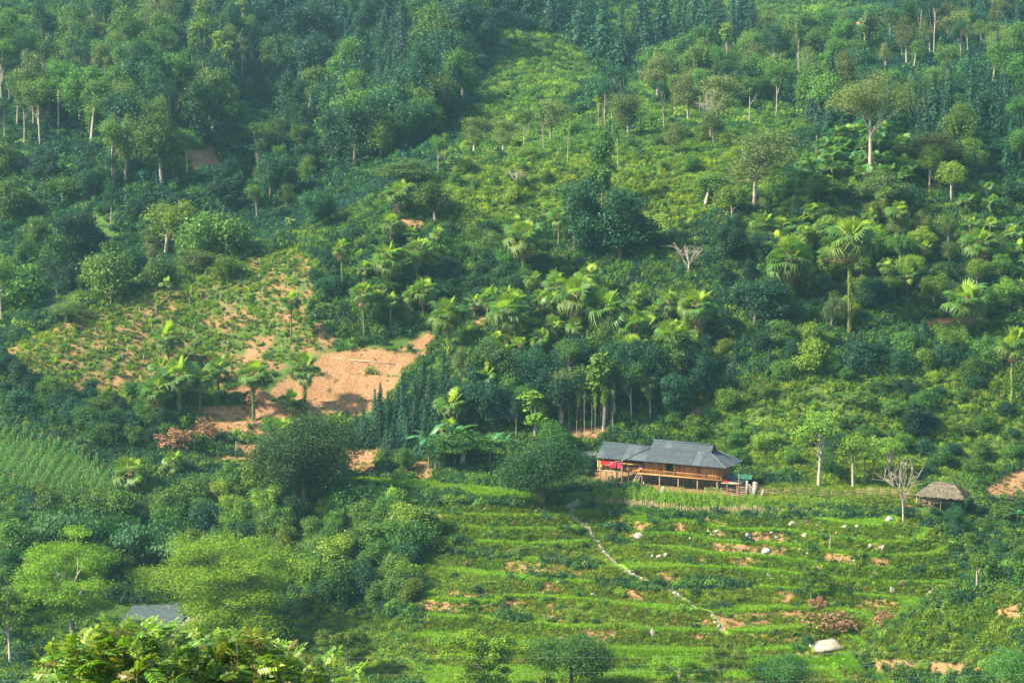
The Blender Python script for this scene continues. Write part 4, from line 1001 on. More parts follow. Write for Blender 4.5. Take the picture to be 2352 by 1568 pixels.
def palm_trunk(seed, vines):
    r = np.random.RandomState(seed); mb = MB()
    z = np.linspace(-.06, 1, 9); pts = np.stack([.02 * np.sin(z * 3 + seed), .02 * np.cos(z * 2.1 + seed) - .02, z], -1)
    mb.tube(pts, .038 * np.array([1.5, 1.15, 1.0, .95, .95, 1, 1.05, 1.2, 1.3]), 8)
    t = mb.mesh('palm_trunk', M['palm_bark'], True)
    vm = None
    if vines:
        n = 420; zz = r.rand(n) * .92; a = r.rand(n) * 6.28
        d = np.stack([np.cos(a), np.sin(a), np.zeros(n)], -1)
        co, q = leaf_quads(np.stack([np.zeros(n), np.zeros(n), zz], -1) + d * .055 * (.8 + .5 * r.rand(n, 1)) * np.array([1, 1, 0]), unit(d + .5 * r.randn(n, 3)), .05, .035, r)
        vm = MB().add(co, q).mesh('vine', M['leaf_yellow'])
    return t, vm
PT = [palm_trunk(k, k % 2 == 1) for k in range(4)]
def palm(u, v, w, vb, label, leaves=26, dead=3, grove_=False, vine=False, teal=False, lone=None):
    """u, v crown centre; w crown width; vb where the trunk meets the ground"""
    P = ground(u, vb); s = pxm(P); r = np.random.RandomState(int(u * 7 + v))
    h = max((vb - v) / s * 1.01, .25); cw = w / s; sc = cw / 3.9
    t = thing('fan_palm', label, 'palm', (P[0], P[1], P[2]), 0, lone)
    k = r.randint(2) * 2 + (1 if vine else 0)
    kx = max(min(1.0, 4.5 / h), .5) * sc * 4.6
    if h > .8:
        link('trunk', PT[k][0], t, None, (0, 0, r.rand() * 6), (kx, kx, h))
        if vine: link('vine', PT[k][1], t, None, None, (kx, kx, h))
    for i in range(leaves + dead):
        f = i / max(leaves, 1)
        if i >= leaves: kind, el = 'dead', -1.05 - .35 * r.rand()
        else:
            el = 1.25 - 2.05 * f ** .9 + r.randn() * .1
            kind = 'young' if f < .30 else ('mature' if f < .70 else 'old')
            if teal: kind = 'teal' if r.rand() < .35 else ('young' if f < .5 else 'mature'); el = 1.25 - 1.5 * f + r.randn() * .15
        az = i * 2.39996 + r.randn() * .15
        X = Vector((math.cos(az) * math.cos(el), math.sin(az) * math.cos(el), math.sin(el)))
        Zv = Vector((0, 0, 1)) if abs(el) < 1.3 else Vector((-math.cos(az), -math.sin(az), .2))
        Y = Zv.cross(X).normalized(); Zn = X.cross(Y)
        mt = Matrix((X, Y, Zn)).transposed() @ Matrix.Rotation(r.randn() * .35, 3, 'X')
        lst = FR[kind]; q = sc * (.85 + .25 * r.rand()) * (.92 if kind == 'young' else 1)
        fo = link('dead_frond' if kind == 'dead' else 'frond', lst[r.randint(len(lst))], t, (0, 0, h + .12 * sc * r.randn()), mt.to_euler(), q)
    return t
for a in [
    (920, 442, 82, 502, 'fan palm with a brown skirt on the crest above the orange bank', 24, 6),
    (1203, 545, 104, 642, 'tall fan palm with orange lower fronds in the middle of the orchard slope', 24, 4),
    (1178, 518, 62, 590, 'smaller fan palm half hidden behind the orange fronded palm', 16, 1),
    (1283, 500, 66, 575, 'fan palm with dark fronds under the dome shaped tree', 20, 2),
    (786, 570, 56, 672, 'thin palm with a long grey skirt of dead fronds', 14, 8),
    (892, 592, 92, 690, 'bushy fan palm left of a pair on the orchard slope', 24, 1),
    (958, 575, 76, 670, 'fan palm right of the bushy one on the orchard slope', 22, 2),
    (972, 668, 76, 735, 'fan palm with one pale dead frond below the orchard pair', 20, 3),
    (835, 678, 74, 772, 'fan palm with a mossy trunk by the orange road', 20, 1),
    (898, 690, 50, 750, 'small dark palm right of the mossy trunked palm', 16, 1),
    (668, 692, 62, 786, 'single dark palm with a thick trunk on the planted slope', 22, 1),
    (1030, 725, 100, 830, 'round headed bright palm at the top of the orange road', 26, 2),
    (1090, 692, 44, 735, 'small palm with mostly white dead fronds', 9, 7),
    (1168, 715, 112, 810, 'large fan palm right of the orange road', 26, 3),
    (1122, 680, 60, 745, 'palm behind the large one right of the orange road', 16, 1),
    (1278, 655, 70, 740, 'palm at the back left of the central palm group', 18, 1),
    (1325, 680, 118, 800, 'tall bright palm in the middle of the central palm group', 28, 3),
    (1395, 712, 122, 810, 'wide palm with brown hanging fronds in the central group', 28, 6),
    (1455, 752, 78, 830, 'palm behind the wide one at the right of the central group', 18, 1),
    (1448, 800, 88, 880, 'pale yellow fronded palm above the dark wood', 20, 2),
    (1548, 790, 118, 880, 'broad palm at the right end of the dark wood', 26, 2),
    (1600, 702, 98, 800, 'palm with a grey dead skirt above the broad palm', 24, 8),
    (1110, 868, 92, 960, 'palm leaning out of the conifers left of the dark wood', 22, 1),
    (1192, 792, 58, 870, 'small palm at the top left of the dark wood', 14, 1),
    (1160, 810, 52, 880, 'low palm beside the small one at the dark wood', 14, 0),
    (1040, 928, 88, 1005, 'palm above the banana clump', 22, 1),
    (386, 775, 84, 842, 'single palm above the clustered palms on the left slope', 24, 2),
    (412, 862, 100, 960, 'tallest palm of the left cluster', 24, 3),
    (462, 872, 78, 955, 'right hand palm of the left cluster', 20, 2),
    (362, 898, 84, 962, 'left hand palm of the left cluster', 20, 3),
    (582, 862, 84, 965, 'palm on a leaning brown trunk left of the orange cutting', 24, 3),
    (700, 845, 92, 948, 'neat palm in front of the orange cutting', 26, 2),
    (672, 922, 72, 960, 'low palm at the foot of the neat palm', 18, 3),
    (645, 990, 92, 1110, 'bright palm left of the large dark tree', 22, 1),
    (632, 1062, 70, 1130, 'lower palm at the left side of the large dark tree', 18, 1),
    (772, 988, 98, 1100, 'bright palm right of the large dark tree', 24, 1),
    (298, 1085, 92, 1128, 'squat palm with a brown dead skirt beside the corn', 16, 12),
    (398, 1062, 74, 1092, 'low palm between the corn and the green bench', 16, 1),
    (1815, 592, 126, 705, 'large palm with white dead fronds on the right hillside', 30, 8),
    (2250, 560, 100, 620, 'palm with a tan skirt near the right edge', 22, 8),
    (2216, 690, 112, 790, 'palm with many tan dead fronds on the right', 26, 9),
    (2322, 790, 104, 945, 'palm at the right edge below the tan skirted palms', 26, 3),
    (384, 650, 38, 692, 'tiny palm on the crest of the planted slope', 6, 0),
    (255, 662, 38, 700, 'tiny palm further left along the planted crest', 6, 0),
    (1030, 985, 70, 1040, 'young palm pushing up behind the banana clump', 14, 0)]:
    palm(*a, vine=(a[3] - a[1] > 95))
palm(1950, 550, 132, 775, 'tallest palm on the right with a thick vine covered trunk', 30, 6, vine=True)
r_ = np.random.RandomState(77)
for P in pick([(1800, 480), (1850, 400), (1900, 360), (1960, 335), (2050, 340), (2120, 385), (2100, 450), (2000, 440), (1950, 470), (1880, 470), (1830, 520)], 58, 1.9, 78, SOIL < 2):
    u, v, _ = project(P); hh = r_.uniform(12, 46)
    LOOKALIKE.append((palm(float(u), float(v) - hh, r_.uniform(42, 62), float(v), 'fan palm packed into the grove under the giant tree', 18, 0, teal=True, lone='palm grove under the giant tree'), 'crowded fan palm'))
for P in pick([(2190, 470), (2250, 440), (2290, 520), (2352, 560), (2352, 660), (2290, 640), (2220, 540)], 12, 3.0, 79, SOIL < 2):
    u, v, _ = project(P)
    LOOKALIKE.append((palm(float(u), float(v) - r_.uniform(15, 35), r_.uniform(48, 66), float(v), 'young fan palm among the trees at the right edge', 10, 0, teal=True, lone='young palms at the right edge'), 'young fan palm'))

for poly, n, sd_, nm in (([(1080, 740), (1250, 660), (1420, 700), (1620, 760), (1600, 870), (1450, 850), (1300, 820), (1150, 870)], 32, 80, 'bright fan palm'), ([(820, 640), (900, 570), (1010, 600), (1010, 720), (860, 760)], 13, 81, 'fan palm'), ([(1720, 560), (1900, 500), (2060, 520), (2180, 600), (2100, 700), (1780, 680)], 26, 82, 'fan palm'), ([(340, 880), (480, 850), (520, 960), (360, 970)], 5, 83, 'fan palm')):
    for P in pick(poly, n, 2.8, sd_, SOIL < 2):
        u, v, _ = project(P)
        LOOKALIKE.append((palm(float(u), float(v) - r_.uniform(25, 85), r_.uniform(42, 74), float(v), nm, 18, int(r_.randint(0, 4)), lone='fan palms of the slopes'), nm))

# ------------------------------------------------------------------ banana plants
def banana_leaf(seed, Ln, W, mats):
    r = np.random.RandomState(seed); mb = MB(); n = 9
    t = np.linspace(0, 1, n); x = Ln * t * (1 - .18 * t); z = Ln * (.35 * t - .62 * t * t)
    w = W * np.sin(np.pi * np.clip(t * .93 + .04, 0, 1)) ** .55 * .5; w[0] = .02; w[-1] = .03
    co = []
    for i in range(n):
        co += [(x[i], -w[i], z[i] - w[i] * .35 + r.randn() * .02), (x[i], 0, z[i]), (x[i], w[i], z[i] - w[i] * .35 + r.randn() * .02)]
    q = [[3 * i + j, 3 * i + j + 1, 3 * i + j + 4, 3 * i + j + 3] for i in range(n - 1) for j in (0, 1)]
    mb.add(co, q); return mb.mesh('banana_leaf', mats)
M['banana'] = leafmat('banana_leaf', (0.040, 0.150, 0.050), (0.080, 0.220, 0.060), trans=.4, val=.2, rough=.4, spec=.5)
M['banana_y'] = leafmat('banana_leaf_light', (0.11, 0.23, 0.02), (0.17, 0.30, 0.03), trans=.45, val=.1, rough=.4, spec=.4)
M['banana_stem'] = simple('banana_stem', (0.20, 0.15, 0.07), (0.12, 0.14, 0.04), 3)
BL = [banana_leaf(k, 2.6, .62, M['banana']) for k in range(3)]; BY = [banana_leaf(5 + k, 2.2, .58, M['banana_y']) for k in range(2)]
BS = MB().tube([(0, 0, -.1), (.02, 0, .5), (0, .02, 1)], [.14, .11, .07], 7).mesh('banana_stem', M['banana_stem'], True)
def banana(u, vb, v, w, label, bright=False, n=8):
    P = ground(u, vb); s = pxm(P); h = (vb - v) / s; sc = w / s / 4.4; r = np.random.RandomState(int(u))
    t = thing('banana_plant', label, 'banana plant', P)
    link('stem', BS, t, None, None, (1, 1, h))
    for i in range(n):
        lst = BY if bright else BL
        link('leaf', lst[r.randint(len(lst))], t, (0, 0, h), Euler((r.randn() * .25, -.95 + 1.0 * i / n + .1 * r.randn(), i * 2.4 + r.rand() * .4)), sc * (.8 + .35 * r.rand()))
for a in ((985, 1075, 1010, 110, 'banana plant at the left of the clump below the palms', False, 9), (1045, 1075, 1000, 105, 'banana plant in the middle of the clump below the palms', False, 9),
          (1125, 1075, 1020, 100, 'banana plant at the right of the clump near the round dark tree', False, 9), (1160, 1070, 1012, 80, 'banana plant touching the round dark tree', False, 7),
          (1000, 1090, 1040, 90, 'low banana plant in front of the clump', False, 7),
          (2064, 1106, 1047, 62, 'lone bright banana plant behind the fence near the bare tree', True, 6), (2005, 1110, 1062, 50, 'banana plant left of the lone bright one', True, 6),
          (1985, 1112, 1055, 52, 'darker banana plant further left behind the fence', False, 6), (2335, 1212, 1180, 62, 'banana plant in the ravine at the right edge', False, 7)):
    banana(*a)

# ------------------------------------------------------------------ stilt house
def wood(name, c1, c2, rough=.7, st=(1, 1, .12), sc=6):
    return simple(name, c1, c2, sc, rough, stretch=st, bump=.25, spec=.3, detail=6)
M['wood_wall'] = wood('orange_boards', (0.50, 0.22, 0.060), (0.30, 0.115, 0.034))
M['wood_wall2'] = wood('yellow_boards', (0.55, 0.28, 0.085), (0.35, 0.15, 0.045))
M['wood_wall3'] = wood('brown_boards', (0.34, 0.14, 0.045), (0.18, 0.07, 0.025))
M['wood_post'] = wood('house_posts', (0.24, 0.14, 0.07), (0.11, 0.065, 0.035))
M['wood_grey'] = wood('weathered_wood', (0.36, 0.29, 0.21), (0.20, 0.15, 0.10))
M['bamboo'] = wood('dry_bamboo', (0.36, 0.24, 0.12), (0.20, 0.12, 0.06), sc=3)
M['bamboo_pale'] = wood('pale_bamboo', (0.50, 0.40, 0.24), (0.30, 0.22, 0.12), sc=3)
M['roof'] = simple('fibre_cement', (0.050, 0.068, 0.074), (0.024, 0.034, 0.038), 1.2, .75, spec=.35, detail=8)
M['roof2'] = simple('fibre_cement_dark', (0.050, 0.066, 0.074), (0.028, 0.038, 0.042), 1.2, .7, spec=.35, detail=8)
M['roof3'] = simple('fibre_cement_pale', (0.080, 0.098, 0.104), (0.045, 0.056, 0.060), 1.5, .75, spec=.35, detail=8)
M['concrete'] = simple('concrete', (0.27, 0.255, 0.23), (0.16, 0.155, 0.135), 3, .9, bump=.2)
M['thatch'] = simple('thatch', (0.17, 0.145, 0.10), (0.085, 0.072, 0.05), 6, .95, stretch=(1, 1, .2), bump=.5)
M['shade'] = simple('dark_interior', (0.02, 0.016, 0.012), (0.012, 0.01, 0.008), 3)

hrz = math.atan2(HE[1], HE[0])
house = thing('stilt_house', 'long wooden house on posts with a grey corrugated hipped roof', 'house', (HO[0], HO[1], 3.2), hrz)
def hp(x, y, z): return np.array([x, y, z])
rh = np.random.RandomState(5)
def roof_plane(name, o, ax, up, L, tmax, T, cols, rows, thick=0.0, parent=house):
    """corrugated sheets on a plane: o origin at the eave, ax along it, up the slope; tmax(s) trims the sheets along the hips"""
    o, ax, up = np.array(o, float), np.array(ax, float), np.array(up, float); nrm = np.cross(ax, up)
    for c in range(cols):
        for r in range(rows):
            s0, s1 = L * c / cols, L * (c + 1) / cols; t0, t1 = T * r / rows, min(T * (r + 1) / rows + .12, T + .05)
            ss = np.linspace(s0, s1 + .05, 25); lo = np.minimum(t0, [tmax(s) for s in ss]); hi = np.minimum(t1, [max(tmax(s), 0) for s in ss])
            if np.max(hi - lo) < .05: continue
            wv = .028 * np.sin(ss * 2 * math.pi / .178)
            a = o + ss[:, None] * ax + lo[:, None] * up + (wv + .012 + r * .0)[:, None] * nrm
            b = o + ss[:, None] * ax + hi[:, None] * up + (wv - .002)[:, None] * nrm
            k = len(ss); keep = [i for i in range(k - 1) if (hi[i] - lo[i] > .005 or hi[i + 1] - lo[i + 1] > .005)]
            mb = MB().add(np.concatenate([a, b]), [[i, i + 1, k + i + 1, k + i] for i in keep])
            p = rh.rand(); mt = M['roof2'] if (r == rows - 1 and rows > 2 and p < .8) or p < .10 else (M['roof3'] if p > .86 else M['roof'])
            link('roof_sheet', mb.mesh('roof_sheet', mt, True), parent)
EZ, RL, RD = 3.75, 15.6, 6.3; HB, HA = 1.94, 3.15; RISE = 2.62
hd = RD / 2; slope = np.array([0, hd, RISE]); T = np.linalg.norm(slope); tg = T * HB / hd; su = slope / T
tm_main = lambda s: (tg * s / HA if s < HA else (tg * (RL - s) / HA if s > RL - HA else T))
roof_plane('front', (0, 0, EZ), (1, 0, 0), su, RL, tm_main, T, 15, 3)
roof_plane('back', (RL, RD, EZ), (-1, 0, 0), su * np.array([1, -1, 1]), RL, tm_main, T, 15, 3)
he = np.array([HA, 0, RISE * HB / hd]); TE = np.linalg.norm(he); ue = he / TE
tm_end = lambda s: (TE * s / HB if s < HB else (TE * (RD - s) / HB if s > RD - HB else TE))
roof_plane('right', (RL, 0, EZ), (0, 1, 0), ue * np.array([-1, 1, 1]), RD, tm_end, TE, 6, 2)
roof_plane('left', (0, RD, EZ), (0, -1, 0), ue, RD, tm_end, TE, 6, 2)
zr = EZ + RISE; zg = EZ + RISE * HB / hd
for x, s in ((HA, -1), (RL - HA, 1)):
    g = MB().add([(x - s * .25, HB + .05, zg), (x - s * .25, RD - HB - .05, zg), (x - s * .25, hd, zr - .08)], (), [[0, 1, 2]])
    link('gable_panel', g.mesh('gable_panel', M['wood_wall3']), house)
cap = lambda a, b, w=.13: link('ridge_cap', MB().tube([a, b], [w, w], 8).mesh('ridge_cap', M['roof3'], True), house)
cap((HA - .1, hd, zr + .0), (RL - HA + .1, hd, zr + .0))
for a, b in (((0, 0, EZ), (HA, HB, zg)), ((RL, 0, EZ), (RL - HA, HB, zg)), ((RL, RD, EZ), (RL - HA, RD - HB, zg)), ((0, RD, EZ), (HA, RD - HB, zg))):
    cap(np.array(a) + (0, 0, .03), np.array(b) + (0, 0, .03), .09)
link('eave_beam', MB().beam((.3, .25, EZ - .02), (RL - .3, .25, EZ - .02), .12, .16).mesh('eave_beam', M['wood_post']), house)
link('hip_pole', MB().tube([(-1.9, -.5, EZ - .55), (0.4, .2, EZ + .05)], [.05, .05], 6).mesh('hip_pole', M['wood_grey'], True), house)
# annex roof
AX0, AX1, AY, AR, AZE, AZR = -4.7, 3.4, .1, 3.0, 3.62, 5.45
sl = np.array([0, AR - AY, AZR - AZE]); AT = np.linalg.norm(sl)
roof_plane('annex_front', (AX0, AY, AZE), (1, 0, 0), sl / AT, AX1 - AX0, lambda s: AT, AT, 8, 2)
roof_plane('annex_back', (AX1, 2 * AR - AY, AZE), (-1, 0, 0), sl / AT * np.array([1, -1, 1]), AX1 - AX0, lambda s: AT, AT, 8, 2)
cap((AX0, AR, AZR + .02), (AX1 - .4, AR, AZR + .02), .1)
link('gable_panel', MB().add([(AX0 + .3, AY + .4, AZE + .1), (AX0 + .3, 2 * AR - AY - .4, AZE + .1), (AX0 + .3, AR, AZR - .1)], (), [[0, 1, 2]]).mesh('gable_panel', M['wood_wall3']), house)
# platform, floor boards as edge beams
FZ = 1.85
link('platform', MB().box((8.15, 3.15, FZ - .10), (12.6, 4.7, .12)).mesh('platform', M['wood_post']), house)
link('platform_edge', MB().box((8.15, .77, FZ - .08), (12.7, .07, .17)).mesh('platform_edge', M['wood_wall2']), house)
link('platform_edge', MB().box((14.5, 3.15, FZ - .08), (.07, 4.66, .17)).mesh('platform_edge', M['wood_wall3']), house)
link('annex_platform', MB().box((-1.5, 3.0, FZ - .16), (6.6, 4.0, .12)).mesh('annex_platform', M['wood_post']), house)
link('platform_edge', MB().box((-1.5, .97, FZ - .14), (6.7, .06, .15)).mesh('platform_edge', M['wood_grey']), house)
# posts
post = lambda x, y, z0, z1, w=.11: link('post', MB().tube([(x, y, z0), (x, y, z1)], [w * 1.08, w], 7).mesh('post', M['wood_post'], True), house)
for i, x in enumerate((2.3, 5.05, 7.95, 10.9, 13.9)):
    for y in (1.0, 3.1, 5.2): post(x, y, -.3, FZ - .16)
    post(x, 1.42, FZ - .04, EZ + .25, .09)
for x in (-4.4, -2.6, 0.1): 
    for y in (1.1, 3.0, 4.8): post(x, y, -.3, FZ - .22, .10)
post(-.55, .3, -.3, AZE + .05, .10); post(-4.4, .5, FZ - .1, AZE, .07)
for y in (1.42, 5.2): post(14.3, y, FZ - .04, EZ + .3, .09)
# wall boards, one by one
def boards(p0, p1, z0, z1, w=.24, skip=None, mats=('wood_wall', 'wood_wall', 'wood_wall2', 'wood_wall3', 'wood_wall'), name='wall_board'):
    p0, p1 = np.array(p0, float), np.array(p1, float); Lw = np.linalg.norm(p1 - p0); n = max(1, int(round(Lw / w))); d = (p1 - p0) / Lw; nn = np.array([d[1], -d[0]])
    ang = math.atan2(d[1], d[0]); R = np.array([[math.cos(ang), -math.sin(ang), 0], [math.sin(ang), math.cos(ang), 0], [0, 0, 1]])
    for i in range(n):
        s = (i + .5) * Lw / n
        if skip and skip[0] < s < skip[1]: continue
        c = p0 + d * s + nn * (.012 * rh.rand())
        link(name, MB().box((c[0], c[1], (z0 + z1) / 2 + .02 * rh.randn()), (Lw / n - .012, .035, z1 - z0), R).mesh(name, M[mats[rh.randint(len(mats))]]), house)
WY = 1.45
xs_ = (2.3, 5.05, 7.95, 10.9, 13.9)
boards((2.4, WY), (4.95, WY), FZ, EZ + .2); boards((5.15, WY), (7.85, WY), FZ, EZ + .2, skip=(.75, 1.95)); boards((8.05, WY), (10.8, WY), FZ, EZ + .2); boards((11.0, WY), (14.3, WY), FZ, EZ + .2)
boards((14.32, WY), (14.32, 5.3), FZ, EZ + .3, mats=('wood_wall', 'wood_wall3', 'wood_wall3')); boards((14.3, 5.32), (2.4, 5.32), FZ, EZ + .2, w=.5, mats=('wood_wall3',)); boards((2.35, 5.3), (2.35, WY), FZ, EZ + .2, w=.4, mats=('wood_wall3',))
boards((-4.6, 1.15), (1.9, 1.15), FZ - .1, FZ + .75, w=.30, mats=('wood_wall', 'wood_wall3', 'wood_wall2', 'wood_wall3'))
boards((1.9, 4.6), (-4.6, 4.6), FZ - .1, AZE + .2, w=.5, mats=('wood_wall3',)); boards((-4.62, 4.6), (-4.62, 2.4), FZ - .1, AZE + .2, w=.4, mats=('wood_wall3',))
link('door_leaf', MB().box((7.2, WY - .08, FZ + .85), (.5, .04, 1.7), ).mesh('door_leaf', M['wood_wall']), house)
link('door_frame', MB().box((5.85, WY - .05, FZ + .9), (.09, .08, 1.85)).box((7.12, WY - .05, FZ + .9), (.09, .08, 1.85)).box((6.48, WY - .05, FZ + 1.87), (1.36, .08, .09)).mesh('door_frame', M['wood_wall3']), house)
link('cross_beam', MB().beam((-.6, .35, 3.05), (2.4, .9, 3.0), .13, .2).mesh('cross_beam', M['wood_wall2']), house)
for x in xs_: link('batten', MB().box((x, WY - .12, FZ + .95), (.12, .06, 1.9)).mesh('batten', M['wood_wall3']), house)
# windows shutters with carved panels
for x in (3.6, 9.4, 12.4):
    w_ = link('window', MB().box((x, WY - .045, FZ + 1.05), (.9, .03, .75)).mesh('window', M['wood_wall2']), house)
    for k in range(3): link('slat', MB().box((x, WY - .075, FZ + .82 + k * .23), (.84, .03, .05)).mesh('slat', M['wood_wall3']), w_)
# railing
for x0, x1 in ((2.0, 5.6), (5.65, 7.6), (7.65, 12.4), (12.5, 14.4)):
    rl = link('rail', MB().beam((x0, .80, FZ + .55), (x1, .80, FZ + .55), .05, .06).mesh('rail', M['wood_wall2']), house)
    for i in range(int((x1 - x0) / .22)): link('baluster', MB().box((x0 + .1 + i * .22, .80, FZ + .27), (.035, .035, .5)).mesh('baluster', M['wood_wall2' if x0 in (5.65, 12.5) else 'wood_wall']), rl)
# ladder
ld = link('ladder', MB().beam((1.1, -.55, -.05), (1.75, .75, FZ), .07, .10).beam((1.85, -.75, -.05), (2.45, .55, FZ), .07, .10).mesh('ladder', M['wood_grey']), house)
for i in range(8):
    f = (i + .7) / 8.5; a = np.array([1.1, -.55, -.05]) * (1 - f) + np.array([1.75, .75, FZ]) * f; b = np.array([1.85, -.75, -.05]) * (1 - f) + np.array([2.45, .55, FZ]) * f
    link('rung', MB().beam(a, b, .06, .05).mesh('rung', M['wood_grey']), ld)
# low side deck
link('side_deck', MB().box((15.9, 2.6, 1.45), (2.7, 3.6, .09)).mesh('side_deck', M['wood_grey']), house)
for x, y in ((16.9, 1.0), (16.9, 4.2), (15.4, 1.0)): post(x, y, -.3, 1.40, .08)
post(17.2, .9, -.3, 2.9, .06)

def hw(x, y, z):
    p = HO + HE * x + HN * y; return (p[0], p[1], 3.2 + z)
# washing on the veranda
def cloth(name, w, h, mat, seed, fold=.05):
    r = np.random.RandomState(seed); nx, nz = 12, 7; X, Zz = np.meshgrid(np.linspace(-w / 2, w / 2, nx), np.linspace(0, -h, nz))
    Y = fold * np.sin(X * 14 + seed) * (-Zz / h) + .02 * r.randn(nz, nx); Zz = Zz - .06 * (1 - (2 * X / w) ** 2) * (Zz == 0)
    i = np.arange(nx * nz).reshape(nz, nx)
    co = np.stack([X, Y, Zz], -1).reshape(-1, 3); bk = co + np.array([0, .03, 0])
    q = np.stack([i[:-1, :-1], i[:-1, 1:], i[1:, 1:], i[1:, :-1]], -1).reshape(-1, 4)
    return MB().add(co, q).add(bk, q[:, ::-1]).mesh(name, mat, True)
cl = lambda n, c: simple(n, c, tuple(x * .75 for x in c), 5, .9)
for i, (x, w, h, c, lb, z) in enumerate(((-4.35, .5, 1.0, (.62, .50, .05), 'yellow patterned cloth hanging at the annex corner', 3.2), (-3.35, 1.5, .75, (.38, .012, .02), 'long red blanket on the veranda line', 3.35), (-2.1, 1.1, .95, (.40, .014, .03), 'red blanket hanging lower beside the long one', 3.3),
        (-3.0, 1.0, .45, (.42, .44, .42), 'grey and white towel over the red blanket', 3.0), (-1.1, .6, .9, (.50, .03, .10), 'dark red shirt at the right end of the washing', 3.2), (-2.3, .5, .35, (.25, .50, .42), 'small mint green cloth on the washing line', 3.15))):
    tag(link('hanging_cloth', cloth('hanging_cloth', w, h, cl('cloth_%d' % i, c), i), None, hw(x, .55 - .06 * (i % 3), z), (0, 0, hrz)), lb, 'cloth')
tag(link('clothes_line', MB().tube([hw(-4.7, .5, 3.3), hw(-2.6, .5, 3.22), hw(-.6, .5, 3.3)], [.012] * 3, 4).mesh('clothes_line', M['wood_grey'])), 'line carrying the washing along the annex', 'rope')
tag(link('hanging_cloth', cloth('hanging_cloth', .5, .4, cl('cloth_pink', (.45, .12, .15)), 9), None, hw(2.1, .85, 2.75), (0, 0, hrz)), 'faded pink cloth at the top of the ladder', 'cloth')
tag(link('hanging_cloth', cloth('hanging_cloth', .8, .5, cl('cloth_r2', (.4, .02, .03)), 10), None, hw(15.2, .95, 1.85), (0, 0, hrz)), 'small red cloth lying over the side deck edge', 'cloth')
tag(link('hanging_cloth', cloth('hanging_cloth', 1.0, .9, cl('cloth_b', (.04, .05, .09)), 12), None, hw(15.6, 1.6, 2.9), (0, 0, hrz)), 'dark blue clothes under the right hand eave', 'cloth')
tag(link('green_net', cloth('green_net', 3.2, .7, cl('net_green', (.03, .16, .11)), 13, .12), None, hw(17.0, 2.0, 2.75), (0, 0, hrz + .2)), 'green net strung beside the right hand deck', 'net')
# motorbike by the ladder
mbk = thing('motorbike', 'red motorbike parked under the house by the ladder', 'motorbike', hw(2.9, -.7, 0.0), hrz + .15)
M['red_paint'] = simple('red_paint', (.45, .02, .04), (.35, .015, .03), 3, .35, spec=.5); M['black'] = simple('rubber', (.02, .02, .02), (.03, .03, .03), 4, .8); M['white_paint'] = simple('white_paint', (.7, .68, .66), (.6, .58, .56), 3, .5)
for x in (-.6, .6):
    a = np.linspace(0, 2 * math.pi, 17); wh = link('wheel', MB().tube(np.stack([.26 * np.cos(a), 0 * a, .26 * np.sin(a)], -1), [.05] * 17, 6, False).mesh('tyre', M['black'], True), mbk, (x, 0, .30))
link('body', MB().tube([(-.7, 0, .62), (-.2, 0, .55), (.2, 0, .45), (.45, 0, .8)], [.07, .14, .12, .08], 8).mesh('body', M['red_paint'], True), mbk)
link('seat', MB().tube([(-.65, 0, .74), (-.3, 0, .76), (.05, 0, .70)], [.06, .10, .06], 8).mesh('seat', M['black'], True), mbk)
link('front_shield', MB().box((.42, 0, .62), (.06, .36, .55)).mesh('front_shield', M['white_paint']), mbk)
link('handlebar', MB().tube([(.38, -.32, 1.0), (.42, 0, .96), (.38, .32, 1.0)], [.02] * 3, 6).mesh('handlebar', M['black'], True), mbk)
link('fork', MB().tube([(.42, 0, .95), (.6, 0, .30)], [.035, .03], 6).mesh('fork', M['concrete'], True), mbk)

# ------------------------------------------------------------------ rocks
def rock(seed, sx, sy, sz, mat):
    r = np.random.RandomState(seed); b = bmesh.new(); bmesh.ops.create_icosphere(b, subdivisions=3, radius=1.0)
    co = np.array([v.co[:] for v in b.verts]); q = r.randn(9, 3); q = unit(q); o = .62 + .3 * r.rand(9)
    for n_, d in zip(q, o):
        s = co @ n_; co = co - np.maximum(s - d, 0)[:, None] * n_
    co += .05 * (fbm(co[:, 0] * 3 + seed, co[:, 1] * 3 + co[:, 2] * 2, 1, seed, 3))[:, None] * co
    co = co * np.array([sx, sy, sz])
    f = np.array([[v.index for v in p.verts] for p in b.faces]); b.free()
    return mesh_from('boulder', co, [f], [mat])
def boulder(u, vb, wpx, hpx, label, white=False, seed=None):
    P = ground(u, vb); s = pxm(P); w, h = wpx / s, hpx / s
    me = rock(seed or int(u + vb), w / 2 * 1.0, w / 2 * .8, h * .6, M['rock_white' if white else 'rock'])
    return tag(link('boulder', me, None, (P[0], P[1] + w * .2, P[2] + h * .22), (0, 0, RNG.rand() * .8)), label, 'boulder')
